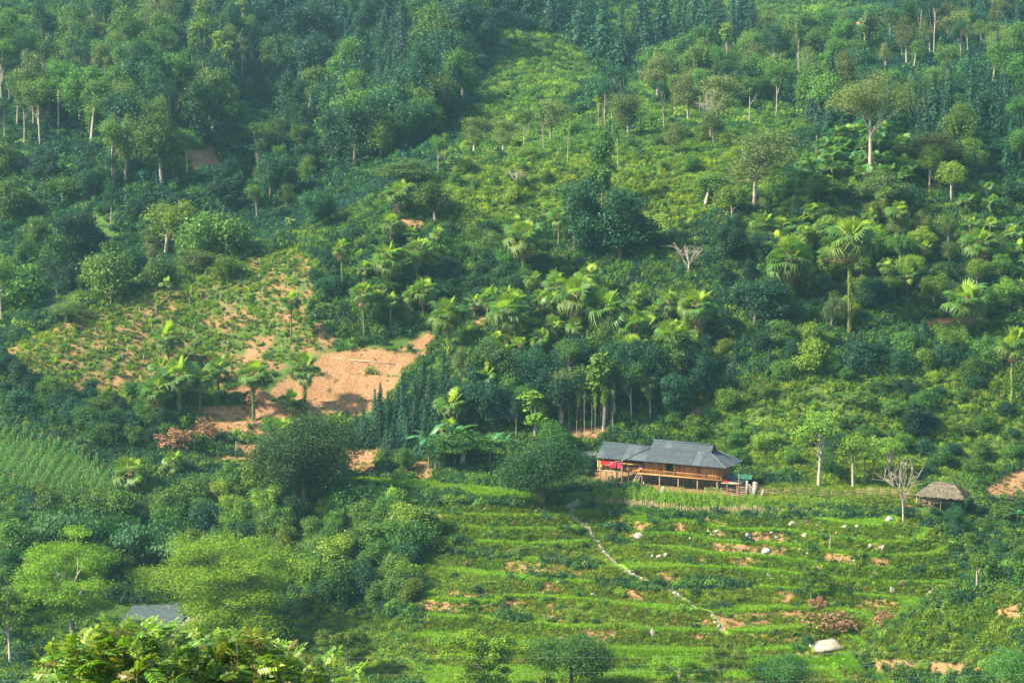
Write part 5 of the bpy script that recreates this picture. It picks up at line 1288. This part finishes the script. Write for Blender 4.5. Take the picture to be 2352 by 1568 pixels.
for a in ((2045, 1202, 22, 22, 'round white boulder beside the bare tree', True), (1762, 1272, 28, 16, 'wide white boulder in the middle of the right terraces', True), (1717, 1234, 18, 14, 'pale boulder on the second terrace', True), (1786, 1236, 13, 10, 'grey boulder right of the pale one on the second terrace'),
          (1850, 1231, 20, 9, 'flat white stone on the terrace edge', True), (1879, 1228, 12, 8, 'small white stone next to the flat one', True), (1940, 1213, 18, 11, 'brownish boulder below the stake fence end'), (1970, 1212, 14, 10, 'boulder between the brownish one and the white one'), (1886, 1192, 12, 15, 'upright pointed stone by the stake fence end'),
          (1903, 1193, 20, 10, 'low broad stone next to the upright one'), (1821, 1206, 26, 12, 'long grey boulder in the bushes below the stake fence'), (1748, 1216, 14, 9, 'stone at the foot of the bean bushes'), (1767, 1324, 18, 9, 'white slab stone on the orange terrace bank', True), (1796, 1326, 12, 7, 'smaller slab right of the white slab'),
          (1470, 1236, 32, 16, 'large slanted grey boulder left of the right terraces'), (1498, 1282, 13, 12, 'first of three stones beside the trail'), (1514, 1282, 15, 13, 'second of three stones beside the trail'), (1530, 1280, 15, 14, 'third and tallest of three stones beside the trail'),
          (1366, 1368, 24, 10, 'white flat boulder on the left terraces', True), (1357, 1409, 12, 8, 'grey stone below the white flat boulder'), (1284, 1338, 15, 6, 'small pale stone high on the left terraces', True), (1908, 1496, 92, 30, 'very large pale boulder at the foot of the terraces', False), (1866, 1490, 22, 16, 'boulder touching the left side of the very large one'),
          (1500, 1462, 15, 30, 'tall stone standing in the lower bank'), (1547, 1384, 12, 7, 'stone at the end of the white trail'), (1962, 1290, 10, 7, 'lone stone on the dark terrace bank'), (2000, 1258, 12, 12, 'brown stone at the right end of a terrace'), (2030, 1262, 14, 14, 'reddish stone right of the brown one'), (2138, 1368, 12, 20, 'tall grey stone at the end of the long terrace'), (2050, 1362, 16, 20, 'grey rock pillar on the long terrace'),
          (1350, 1058, 62, 32, 'whitish rock outcrop behind the left end of the house', True), (1523, 1133, 14, 20, 'white rock with a plant on top in front of the house', True), (1117, 642, 14, 13, 'cream coloured rock in the orchard', True), (350, 725, 8, 6, 'white stone beside the fallen log', True), (490, 1422, 14, 7, 'pale stone in the stream gravel', True), (530, 1428, 10, 6, 'stone under the bright yellow green tree', True), (875, 1440, 7, 5, 'white stone on the grassy flat', True)):
    boulder(*a)
# stones too small to count on the banks and along the trail
ST_ = [rock(900 + k, .16, .14, .10, M['rock_white' if k % 2 else 'rock']) for k in range(4)]
x, y = wedge(30000, 240, 300, rs); u_, v_, _ = project(np.stack([x, y, gz(x, y)], -1))
pr = np.where(inpoly(u_, v_, [(1560, 1190), (2100, 1190), (2160, 1280), (2100, 1300), (1600, 1260)]) & (gat(RISER, x, y) > 0), .13, 0) + np.where(gat(RISER, x, y) > 0, .02, 0) + np.where(path_dist(x, y) < .55, .75, 0) + np.where(inpoly(u_, v_, [(420, 1400), (560, 1395), (540, 1425), (410, 1438)]), .9, 0)
ok = (rs.rand(len(x)) < pr) & (gat(PAD, x, y) < .5); x, y = x[ok], y[ok]; k = len(x); print('stones', k)
scatter('rubble', np.stack([x, y, gz(x, y) + .05], -1), rs.randint(0, 4, k), rs.rand(k, 3) * 6.28 * np.array([.1, .1, 1]), np.repeat((.6 + 1.6 * rs.rand(k) ** 2)[:, None], 3, 1), np.ones((k, 3)), ST_, 'small pale stones strewn over the terrace banks and the trail', 'rubble')

# ------------------------------------------------------------------ trail and stream
M['trail'] = simple('trail', (0.25, 0.22, 0.16), (0.10, 0.11, 0.055), 1.5, .95, obj=False, bump=.5, detail=8)
co = []; seg = []
dense = np.concatenate([np.linspace(a, b, 12, endpoint=False) for a, b in zip(PP[:-1], PP[1:])] + [PP[-1:]])
tgv = unit(np.gradient(dense[:, :2], axis=0)); sd2 = np.stack([-tgv[:, 1], tgv[:, 0]], -1)
wd_ = .20 + .22 * fbm(np.arange(len(dense)) * 1.0, np.zeros(len(dense)), 4, 7, 3) + np.linspace(.30, .0, len(dense)) ** 2 * 3
for f in (-1, -.5, 0, .5, 1):
    p = dense[:, :2] + sd2 * (wd_ * f)[:, None]; co.append(np.stack([p[:, 0], p[:, 1], gz(p[:, 0], p[:, 1]) + .05 - .03 * abs(f)], -1))
nd = len(dense); co = np.concatenate(co)
tag(link('path', mesh_from('path', co, [np.array([[j * nd + i, j * nd + i + 1, (j + 1) * nd + i + 1, (j + 1) * nd + i] for j in range(4) for i in range(nd - 1)])], [M['trail']], smooth=True)), kind='structure')
m, nt, bs, N, L = newmat('water')
bs.inputs['Base Color'].default_value = (.09, .12, .12, 1); bs.inputs['Roughness'].default_value = .18; bs.inputs['Specular IOR Level'].default_value = .8
b = N.new('ShaderNodeBump'); b.inputs['Strength'].default_value = 1.0; b.inputs['Distance'].default_value = .5
L.new(noise(nt, 1.6, 5, .6, stretch=(.5, 1.6, 1)), b.inputs['Height']); L.new(b.outputs[0], bs.inputs['Normal'])
wx, wy = np.meshgrid(np.linspace(-51.5, -43.5, 30), np.linspace(276, 291, 20))
i = np.arange(600).reshape(20, 30)
tag(link('stream', mesh_from('stream', np.stack([wx, wy, np.full_like(wx, -9.85)], -1).reshape(-1, 3), [np.stack([i[:-1, :-1], i[:-1, 1:], i[1:, 1:], i[1:, :-1]], -1).reshape(-1, 4)], [m])), kind='structure')

# ------------------------------------------------------------------ fences, hut, poles
def samples(pix, step):
    P = np.array([ground(u, v) for u, v in pix]); L_ = np.concatenate([[0], np.cumsum(np.linalg.norm(np.diff(P[:, :2], axis=0), axis=1))])
    s = np.arange(0, L_[-1], step); xy = np.stack([np.interp(s, L_, P[:, k]) for k in (0, 1)], -1)
    return np.stack([xy[:, 0], xy[:, 1], gz(xy[:, 0], xy[:, 1])], -1)
def rail_fence(pix, label, name, step=2.0, h=1.25, rails=5, mat='bamboo', lean=.05):
    S = samples(pix, step); t = thing(name, label, 'fence', S[0]); o = S[0]; r = np.random.RandomState(len(S))
    tops = []
    for p in S:
        e = p - o + np.array([r.randn() * lean, r.randn() * lean, h * (1 + .12 * r.rand())]); tops.append(e)
        link('post', MB().tube([p - o - (0, 0, .2), e], [.05, .04], 6).mesh('post', M['bark' if r.rand() < .4 else mat], True), t)
    for k in range(rails):
        z = h * (k + .7) / rails
        for a, b in zip(S[:-1], S[1:]):
            link('rail', MB().tube([a - o + (0, -.06, z + .05 * r.randn()), b - o + (0, -.06, z + .05 * r.randn())], [.045, .04], 5).mesh('rail', M[mat if r.rand() < .8 else 'bamboo_pale'], True), t)
    return t
rail_fence([(1700, 1136), (1760, 1142), (1850, 1140), (1960, 1142), (2105, 1150)], 'long brown rail fence running from the garden to the thatched hut', 'rail_fence', 1.7)
rail_fence([(1618, 1136), (1700, 1142)], 'short rail fence in front of the right end of the house', 'rail_fence', 1.2, 1.1, 5)
rail_fence([(2105, 1160), (2150, 1172)], 'slanting bamboo rails leading up to the thatched hut', 'rail_fence', .8, 1.0, 4, 'bamboo_pale')
rail_fence([(1055, 520), (1148, 530)], 'pole fence on the slope beside the orange bank', 'rail_fence', 2.2, .9, 3, 'bamboo_pale')
rail_fence([(1440, 648), (1500, 622)], 'pale pole fence climbing the thicket slope', 'rail_fence', 2.2, .9, 3, 'bamboo_pale')
rail_fence([(2235, 1155), (2352, 1160)], 'rail fence below the orange mound at the right edge', 'rail_fence', 1.7, 1.0, 4)
S = samples([(1369, 1152), (1440, 1160), (1527, 1170), (1640, 1178), (1780, 1184), (1860, 1183)], .115)
stk = thing('stake_fence', 'low fence of close upright sticks along the garden edge', 'fence', S[0]); r = np.random.RandomState(3)
SM = [MB().tube([(0, 0, -.15), (.02 * k - .03, 0, .8 + .08 * k)], [.028, .02], 5).mesh('stake', M['bamboo' if k % 2 else 'bamboo_pale'], True) for k in range(4)]
for i_, p in enumerate(S[::1][:290] if len(S) <= 290 else S[np.linspace(0, len(S) - 1, 290).astype(int)]):
    link('stake', SM[r.randint(4)], stk, p - S[0], (r.randn() * .1, r.randn() * .1, r.rand() * 6), (1, 1, .8 + .4 * r.rand()))
for a, b in zip(S[:-8:8], S[8::8]): link('rail', MB().tube([a - S[0] + (0, -.03, .5), b - S[0] + (0, -.03, .5)], [.018, .018], 4).mesh('rail', M['bamboo']), stk)
# thatched hut
Ph = ground(2166, 1166); Ph[2] += .35; sh_ = pxm(Ph)
hut = thing('thatched_hut', 'small open hut with a grey thatched roof at the end of the rail fence', 'hut', Ph, -.42)
def thatch(seed):
    r = np.random.RandomState(seed); mb = MB(); Lx, Wy = 3.4, 2.3; z0, z1 = 1.45, 3.1
    for sy in (-1, 1):
        n = 26; 
        for k in range(3):
            f0, f1 = k / 3, (k + 1) / 3 + .1
            xs2 = np.linspace(-Lx, Lx, n); 
            a = np.stack([xs2 * (1 - .55 * f0), np.full(n, sy * Wy * (1 - f0)), z0 + (z1 - z0) * f0 ** .85 + .06 * r.randn(n) + .06], -1); b_ = np.stack([xs2 * (1 - .55 * min(f1, 1)), np.full(n, sy * Wy * max(1 - f1, 0)), np.full(n, z0 + (z1 - z0) * min(f1, 1) ** .85)], -1)
            mb.add(np.concatenate([a, b_]), [[i, i + 1, n + i + 1, n + i] for i in range(n - 1)])
    for sx in (-1, 1):
        mb.add([(sx * Lx, -Wy, z0), (sx * Lx, Wy, z0), (sx * Lx * .45, 0, z1)], (), [[0, 1, 2]])
    P_, T_, N_ = [], [], []
    for i in range(1900):
        sy = r.choice([-1, 1]); f = r.rand() ** 1.3; x = r.uniform(-Lx, Lx) * (1 - .55 * f)
        P_.append((x, sy * Wy * (1 - f), z0 + (z1 - z0) * f ** .85 + .05)); T_.append((r.randn() * .12, sy * .8, -.62)); N_.append((r.randn() * .2, sy * .5, .8))
    for i in range(700):
        sx = r.choice([-1, 1]); f = r.rand(); P_.append((sx * Lx * (1 - .55 * f), r.uniform(-1, 1) * Wy * (1 - f), z0 + (z1 - z0) * f ** .85 + .03)); T_.append((sx * .6, r.randn() * .2, -.7)); N_.append((sx * .6, r.randn() * .3, .6))
    co, q = leaf_quads(np.array(P_), unit(np.array(N_)), .55, .07, r, unit(np.array(T_)))
    mb.m = 1; mb.add(co, q); return mb
M['straw'] = leafmat('straw', (0.085, 0.075, 0.05), (0.20, 0.175, 0.12), .15, .9, val=.1, hue=.005)
link('thatch_roof', thatch(3).mesh('thatch_roof', [M['thatch'], M['straw']]), hut)
link('ridge_roll', MB().tube([(-1.6, 0, 3.12), (0, 0, 3.16), (1.6, 0, 3.12)], [.13] * 3, 8).mesh('ridge_roll', M['thatch'], True), hut)
for x in (-2.6, 0, 2.6):
    for y in (-1.5, 1.5): link('post', MB().tube([(x, y, -.5), (x, y, 2.0)], [.07, .06], 6).mesh('post', M['wood_post'], True), hut)
link('floor', MB().box((0, 0, .75), (5.6, 3.2, .1)).mesh('floor', M['wood_post']), hut)
for k in range(4): link('rail', MB().tube([(-2.7, -1.6, .55 + .22 * k), (.2, -1.6, .55 + .22 * k)], [.035, .035], 5).mesh('rail', M['bamboo_pale'], True), hut)
link('back_wall', MB().box((0, 1.45, 1.3), (5.2, .05, 1.1)).mesh('back_wall', M['wood_wall3']), hut)
# concrete posts and block wall
for x, y, w, h, a, lb in ((18.6, .4, .28, 2.2, .02, 'tall concrete post right of the house'), (19.9, .1, .60, 2.1, .04, 'broad concrete post next to the tall one'), (21.0, -.2, .26, 1.2, .28, 'short leaning concrete post')):
    p = HO + HE * x + HN * y; z = float(gz(*p))
    tag(link('concrete_post', MB().box((0, 0, h / 2 - .15), (w, w * .8, h + .3)).mesh('concrete_post', M['concrete']), None, (p[0], p[1], z), (0, a, hrz)), lb, 'post')
p = HO + HE * 17.4 + HN * 2.5; bw = thing('block_wall', 'low wall of grey concrete blocks right of the house', 'wall', (p[0], p[1], float(gz(*p))), hrz)
for k in range(7):
    for i_ in range(5): link('block', MB().box((-.9 + i_ * .42 + (k % 2) * .2, 0, .1 + k * .2), (.405, .2, .19)).mesh('block', M['concrete']), bw)
for u, vt, vb, lb in ((1905, 1228, 1258, 'thin grey pole leaning on the terraces'), (1728, 705, 745, 'thin pole at the corner of the planted slope'), (540, 1012, 1050, 'pole on the left bench')):
    P = ground(u, vb); h = (vb - vt) / pxm(P)
    tag(link('pole', MB().tube([(0, 0, -.2), (.08 * h, 0, h)], [.06, .045], 6).mesh('pole', M['wood_grey'], True), None, P), lb, 'pole')
# logs on the planted slope and the cutting
M['char'] = simple('charred_wood', (.10, .08, .065), (.03, .025, .02), 4, .95, bump=.4)
def log(u0, v0, u1, v1, rad, mat, label):
    a, b = ground(u0, v0), ground(u1, v1); a[2] += rad * .7; b[2] += rad * .7; mid = (a + b) / 2; mid[2] = max(mid[2], float(gz(mid[0], mid[1])) + rad * .7)
    tag(link('fallen_log', MB().tube([a - a, mid - a, b - a], [rad * 1.15, rad, rad * .7], 8).mesh('fallen_log', mat, True), None, a), label, 'log')
log(442, 798, 492, 765, .22, M['char'], 'charred log lying on the planted slope')
log(352, 716, 392, 682, .25, M['char'], 'thick dark log on the crest of the planted slope')
log(758, 822, 906, 838, .10, M['bamboo_pale'], 'long pale pole lying along the orange cutting')
log(400, 985, 440, 1010, .07, M['bark_pale'], 'pale dead branch under the left palm cluster')
log(1205, 1140, 1240, 1128, .10, M['bark_pale'], 'pale log leaning on the round dark tree')
# pale pruned saplings on the planted slope
SAP = [MB().tube([(0, 0, -.1), (.03, 0, .5), (.0, .02, .75)], [.035, .03, .02], 5).tube([(.02, 0, .45), (.16 - .1 * k, .1, .95)], [.025, .015], 4).tube([(.02, 0, .5), (-.15, -.06 * k, .85)], [.022, .012], 4).mesh('sapling', M['bark_pale'], True) for k in range(3)]
for k, P in enumerate(pick([(230, 710), (540, 612), (690, 590), (720, 700), (740, 780), (560, 870), (350, 880), (200, 850), (120, 790)], 95, 1.7, 555, SOIL < 3)):
    LOOKALIKE.append((tag(link('pruned_sapling', SAP[k % 3], None, P, (RNG.randn() * .1, RNG.randn() * .1, RNG.rand() * 6), 1.0 + .5 * RNG.rand()), 'pale pruned sapling stump dotted over the planted slope', 'sapling', 'pruned saplings of the planted slope'), 'pale pruned sapling'))
# garden plants between the house and the stake fence
GP = [corn_plant(60, [M['i_light'], M['i_grass']]), corn_plant(61, [M['i_light'], M['i_grass']]), tuft(62, 26, 1.3, .8, .07, M['i_grass'], bend=.8), bush(63, .8, 110, .22, M['i_mid']), bush(64, .8, 110, .24, M['i_dark'])]
x, y = wedge(90000, 280, 316, rs); u_, v_, _ = project(np.stack([x, y, gz(x, y)], -1))
hx_ = (x - HO[0]) * HE[0] + (y - HO[1]) * HE[1]; hy_ = (x - HO[0]) * HN[0] + (y - HO[1]) * HN[1]
gz1 = inpoly(u_, v_, [(1360, 1128), (1440, 1136), (1640, 1142), (1760, 1148), (1860, 1150), (1860, 1178), (1780, 1180), (1527, 1166), (1369, 1148)])
gz2 = inpoly(u_, v_, [(1330, 1145), (1369, 1152), (1527, 1172), (1780, 1186), (1880, 1184), (1880, 1200), (1780, 1204), (1500, 1186), (1330, 1168)])
pr = np.where(gz1, .42, 0) + np.where(gz2, .26, 0)
ok = (rs.rand(len(x)) < pr) & (path_dist(x, y) > .7) & ~((hx_ > -5) & (hx_ < 18) & (hy_ > -1.0)); x, y = x[ok], y[ok]; g2 = gz2[ok]; k = len(x); print('garden', k)
kd = np.where(g2, rs.choice([2, 3, 3, 4, 4], k), rs.choice([0, 1, 2, 2, 3, 0], k))
ug = u_[ok]; sg = np.where(ug > 1660, .62, 1.0) * np.where(g2, .45 + .4 * rs.rand(k), .45 + .35 * rs.rand(k))
scatter('garden_crops', np.stack([x, y, gz(x, y)], -1), kd, np.stack([np.zeros(k), np.zeros(k), rs.rand(k) * 6.28], -1), np.repeat(sg[:, None], 3, 1), np.stack([np.full(k, 1.15), np.full(k, 1.2), np.full(k, .9)], -1), GP, 'corn and vegetables in the garden before the house', 'vegetables')
# power lines across the valley
M['wire'] = simple('wire', (.30, .32, .34), (.25, .27, .29), 1, .6)
for (u0, v0, u1, v1, dd, lb) in ((-300, 1490, 2700, 1478, 120, 'upper power line crossing the bottom of the picture'), (-300, 1540, 2700, 1500, 118, 'middle power line crossing the bottom of the picture'), (-300, 1556, 2700, 1535, 116, 'lowest power line crossing the bottom of the picture')):
    pts = []
    for f in np.linspace(0, 1, 30):
        d = ray(u0 + (u1 - u0) * f, v0 + (v1 - v0) * f + 26 * math.sin(f * math.pi)); pts.append(np.array([0, 0, CAMZ]) + d * (dd / d[1]))
    tag(link('power_line', MB().tube(pts, [.0028] * 30, 4, False).mesh('power_line', M['wire'])), lb, 'cable')

# ------------------------------------------------------------------ shrub close to the camera: every compound leaf is a part
def pinnate(seed, L_, pairs, lw, mats):
    r = np.random.RandomState(seed); mb = MB(); mb.m = 1
    t = np.linspace(0, 1, 8); px = L_ * t; pz = L_ * (.12 * t - .30 * t * t)
    mb.tube(np.stack([px, 0 * px, pz], -1), np.linspace(.006, .002, 8), 4, False); mb.m = 0
    for i in range(pairs * 2 + 1):
        f = .22 + .78 * (i // 2) / pairs if i < pairs * 2 else 1.0; sg = (1 if i % 2 else -1) if i < pairs * 2 else 0
        p = np.array([L_ * f, 0, L_ * (.12 * f - .30 * f * f)]); l = lw * (1.15 - .45 * abs(f - .5)) * (.85 + .3 * r.rand())
        d = np.array([.55 if sg else 1, sg * .85, -.18 + .12 * r.randn()]); d /= np.linalg.norm(d); s = np.cross([0, 0, 1], d); s /= np.linalg.norm(s); u_ = np.cross(d, s); w = l * .19
        mb.add([p, p + d * l * .45 + s * w + u_ * w * .45, p + d * l - u_ * l * .10, p + d * l * .45 - s * w + u_ * w * .45, p + d * l * .48], [[0, 4, 2, 1], [0, 3, 2, 4]])
    return mb.mesh('compound_leaf', mats)
M['near_leaf'] = leafmat('glossy_leaflets', (0.085, 0.180, 0.014), (0.200, 0.310, 0.024), trans=.4, rough=.4, spec=.4, val=.35, hue=.03)
M['near_olive'] = leafmat('olive_leaflets', (0.13, 0.13, 0.015), (0.22, 0.19, 0.025), trans=.4, rough=.4, spec=.5, val=.2)
M['near_red'] = leafmat('red_leaflets', (0.20, 0.05, 0.015), (0.30, 0.09, 0.02), trans=.4, rough=.4)
M['twig'] = simple('twig', (.10, .07, .035), (.06, .05, .025), 6)
NL = [pinnate(k, .46, 7, .17, [M['near_leaf'], M['twig']]) for k in range(4)] + [pinnate(7, .42, 7, .13, [M['near_olive'], M['twig']]), pinnate(8, .34, 6, .11, [M['near_red'], M['twig']])]
OUT = [(120, 1475), (143, 1458), (200, 1448), (262, 1440), (295, 1414), (345, 1428), (400, 1470), (470, 1462), (529, 1440), (590, 1448), (640, 1472), (700, 1488), (760, 1522), (840, 1557), (900, 1600)]
ox, oy = np.array(OUT).T
r = np.random.RandomState(17)
for q, (c0, c1, lb) in enumerate(((110, 330, 'close glossy shrub with feathery leaves at the bottom left corner'), (300, 560, 'close glossy shrub in the middle of the bottom left foreground'), (520, 840, 'close shrub with olive tips at the right of the bottom left foreground'))):
    uc = (c0 + c1) / 2; d = ray(uc, 1500); D_ = 31.0 + 1.2 * q; base = np.array([0, 0, CAMZ]) + d * (D_ / d[1]); gzv = float(gz(base[0], base[1]))
    t = thing('foreground_shrub', lb, 'shrub', (base[0], base[1], gzv)); o = np.array([base[0], base[1], gzv])
    for k in range(14):
        u = r.uniform(c0, c1); v = np.interp(u, ox, oy) + 22; dep = D_ + r.randn() * .5; dr = ray(u, v); tip = np.array([0, 0, CAMZ]) + dr * (dep / dr[1]) - o
        st = np.array([tip[0] * .25, tip[1] * .3, -.2]); mid = (st + tip) / 2 + np.array([r.randn() * .15, r.randn() * .15, .3])
        link('stem', MB().tube([st, mid, tip], [.03, .02, .008], 6).mesh('stem', M['twig'], True), t)
        n_ = 30
        for i_ in range(n_):
            f = i_ / n_; sp_ = tip + np.array([r.randn() * .26 * min(1, f * 2 + .2), r.randn() * .35 * min(1, f * 2 + .2), -f * 1.2 - .02])
            kk = r.choice([0, 1, 2, 3, 0, 1, 2, 3, 4, 5], p=[.14] * 4 + [.09] * 4 + [.08, .0]) if q < 2 else r.choice([0, 1, 2, 3, 4], p=[.19, .19, .19, .19, .24])
            link('leaf', NL[kk], t, sp_, (r.randn() * .35, -.35 + r.randn() * .4, r.rand() * 6.28), .55 + .35 * r.rand())

# ------------------------------------------------------------------ air
hz = MB().box((0, 3290, 330), (5400, 6640, 760)).mesh('haze', [])
m = bpy.data.materials.new('haze'); m.use_nodes = True
nt = m.node_tree; nt.nodes.remove(nt.nodes['Principled BSDF'])
pv = nt.nodes.new('ShaderNodeVolumePrincipled')
pv.inputs['Color'].default_value = (0.42, 0.82, 0.98, 1)
pv.inputs['Density'].default_value = 0.0001
pv.inputs['Anisotropy'].default_value = 0.2
nt.links.new(pv.outputs[0], nt.nodes['Material Output'].inputs['Volume'])
hz.materials.append(m)
tag(link('haze', hz), kind='stuff')

# ------------------------------------------------------------------ labels of the look-alikes: which one, counted outward from something one can find
LM = [(612, 430, 'the tallest white gully trunk'), (640, 350, 'the second white gully trunk'), (690, 385, 'the forked white gully trunk'), (235, 445, 'the leaning white twin trunks'), (45, 140, 'the top left white trunks'), (375, 60, 'the leafless tree top left'),
      (200, 20, 'the top left grassland'), (600, 20, 'the conifers at the top edge'), (900, 20, 'the dark conifer gully top'), (1135, 70, 'the upper end of the grassy ridge'), (1390, 145, 'the lower end of the grassy ridge'), (1350, 100, 'the single white pole'),
      (1200, 230, 'the grassy slope'), (950, 350, 'the foot of the conifer wood'), (750, 320, 'the middle of the conifer wood'), (850, 180, 'the heart of the conifer wood'), (500, 180, 'the row of thin pale trunks'), (480, 365, 'the bare brown patch in the wood'),
      (380, 585, 'the bright layered tree'), (458, 620, 'the olive tree on the crest'), (150, 740, 'the spreading tree on the crest'), (5, 740, 'the white trunk at the edge'), (80, 500, 'the left scrub slope'), (680, 460, 'the bare slip in the gully'), (745, 530, 'the dark upright gully tree'),
      (255, 700, 'the tiny palm on the crest'), (384, 690, 'the tiny palm by the log'), (468, 785, 'the charred log'), (668, 785, 'the single dark palm'), (410, 950, 'the left palm cluster'), (580, 960, 'the palm on a brown trunk'), (700, 945, 'the neat palm'), (540, 610, 'the orange crest patch'), (120, 800, 'the left end of the plantation'), (560, 860, 'the foot of the plantation'),
      (930, 515, 'the orange bank'), (1000, 510, 'the round tree at the bank'), (920, 495, 'the brown skirted crest palm'), (786, 670, 'the grey skirted palm'), (892, 690, 'the bushy orchard palm'), (1203, 640, 'the orange fronded palm'), (1117, 640, 'the cream rock'), (972, 735, 'the palm with one dead frond'),
      (1425, 600, 'the dome shaped tree'), (1382, 485, 'the vine clad tree'), (1618, 470, 'the tree with drooping leaves'), (1732, 480, 'the grey twiggy tree'), (1632, 320, 'the leafless white tree'), (1045, 400, 'the blossoming saddle tree'), (1185, 430, 'the small leafless saddle tree'), (1405, 285, 'the white trunk pair'), (1300, 420, 'the open middle slope'),
      (1998, 400, 'the giant tree'), (2022, 485, 'the olive tree under the giant'), (2130, 400, 'the crooked tree'), (2185, 470, 'the conical light tree'), (1870, 440, 'the left edge of the grove'), (2080, 350, 'the right edge of the grove'), (1950, 55, 'the far road'), (1835, 140, 'the flowering tree by the road'), (1965, 185, 'the white trunk below the road'), (2250, 100, 'the top right hill'), (2250, 330, 'the right conifer slope'), (1650, 110, 'the far conifer row'),
      (1815, 700, 'the palm with white dead fronds'), (1950, 770, 'the vine covered palm'), (2250, 620, 'the tan skirted palm'), (2216, 785, 'the palm with many dead fronds'), (2322, 940, 'the palm at the right edge'), (1730, 755, 'the dark tree by the palms'), (1580, 640, 'the leafless thicket tree'),
      (1395, 810, 'the central palm group'), (1548, 875, 'the broad palm'), (1385, 985, 'the yellow column tree'), (1228, 1005, 'the short yellow tree'), (1350, 1000, 'the white saplings'), (1110, 960, 'the leaning palm'), (985, 1070, 'the banana clump'), (900, 900, 'the young conifer stand'), (850, 1040, 'the red cut bank'),
      (1600, 945, 'the bare patch above the house'), (1700, 1080, 'the right end of the house'), (1880, 1115, 'the fanned pale tree'), (2064, 1100, 'the bright banana plant'), (2120, 1005, 'the lone dark bush'), (2166, 1120, 'the thatched hut'), (2300, 1115, 'the orange mound'), (2000, 900, 'the yellow green slope'), (1800, 900, 'the slope above the house'),
      (700, 1165, 'the large dark tree'), (298, 1125, 'the squat palm'), (398, 1090, 'the low palm'), (100, 1060, 'the corn field'), (330, 1300, 'the weeping bamboo'), (545, 1300, 'the wide bright tree'), (172, 1300, 'the bare limbed bright tree'), (880, 1110, 'the left paddy'), (560, 1070, 'the green bench'), (850, 1300, 'the left end of the terraces'),
      (1470, 1235, 'the slanted boulder'), (1366, 1368, 'the white flat boulder'), (1310, 1170, 'the head of the trail'), (1650, 1430, 'the foot of the trail'), (1762, 1270, 'the wide white boulder'), (1862, 1375, 'the two stemmed tree'), (1915, 1450, 'the dry tan shrub'), (1908, 1495, 'the very large boulder'), (2245, 1360, 'the lone yellowish tree'), (2150, 1420, 'the top of the mound'), (2100, 1530, 'the foot of the mound'), (2335, 1210, 'the ravine banana plant'), (1130, 1290, 'the left terraces'), (1100, 1400, 'the lower left terraces'), (2345, 1300, 'the right edge of the ravine')]
ORD = ['', 'second ', 'third ', 'fourth ', 'fifth ', 'sixth ', 'seventh ', 'eighth ', 'ninth ', 'tenth ', 'eleventh ', 'twelfth ', 'thirteenth ', 'fourteenth ', 'fifteenth ', 'sixteenth ', 'seventeenth ', 'eighteenth ', 'nineteenth ', 'twentieth ', 'twenty first ', 'twenty second ', 'twenty third ', 'twenty fourth ', 'twenty fifth ', 'twenty sixth ', 'twenty seventh ', 'twenty eighth ', 'twenty ninth ', 'thirtieth ', 'thirty first ', 'thirty second ', 'thirty third ', 'thirty fourth ', 'thirty fifth ']
lmx = np.array([(a, b) for a, b, _ in LM], float)
bins = {}
for o, desc in LOOKALIKE:
    u, v, _ = project(np.array(o.location)); d = np.hypot(lmx[:, 0] - u, (lmx[:, 1] - v) * 1.3); j = int(np.argmin(d))
    du, dv = u - lmx[j, 0], v - lmx[j, 1]
    rel = ('right of' if du > 0 else 'left of') if abs(du) > abs(dv) * .9 else ('below' if dv > 0 else 'above')
    bins.setdefault((desc, rel, j), []).append((float(d[j]), o))
for (desc, rel, j), lst in bins.items():
    lst.sort(key=lambda t: t[0])
    for i, (dd, o) in enumerate(lst):
        o['label'] = '%s%s %s %s' % (ORD[i] if i < len(ORD) else 'farther ', desc, rel, LM[j][2])
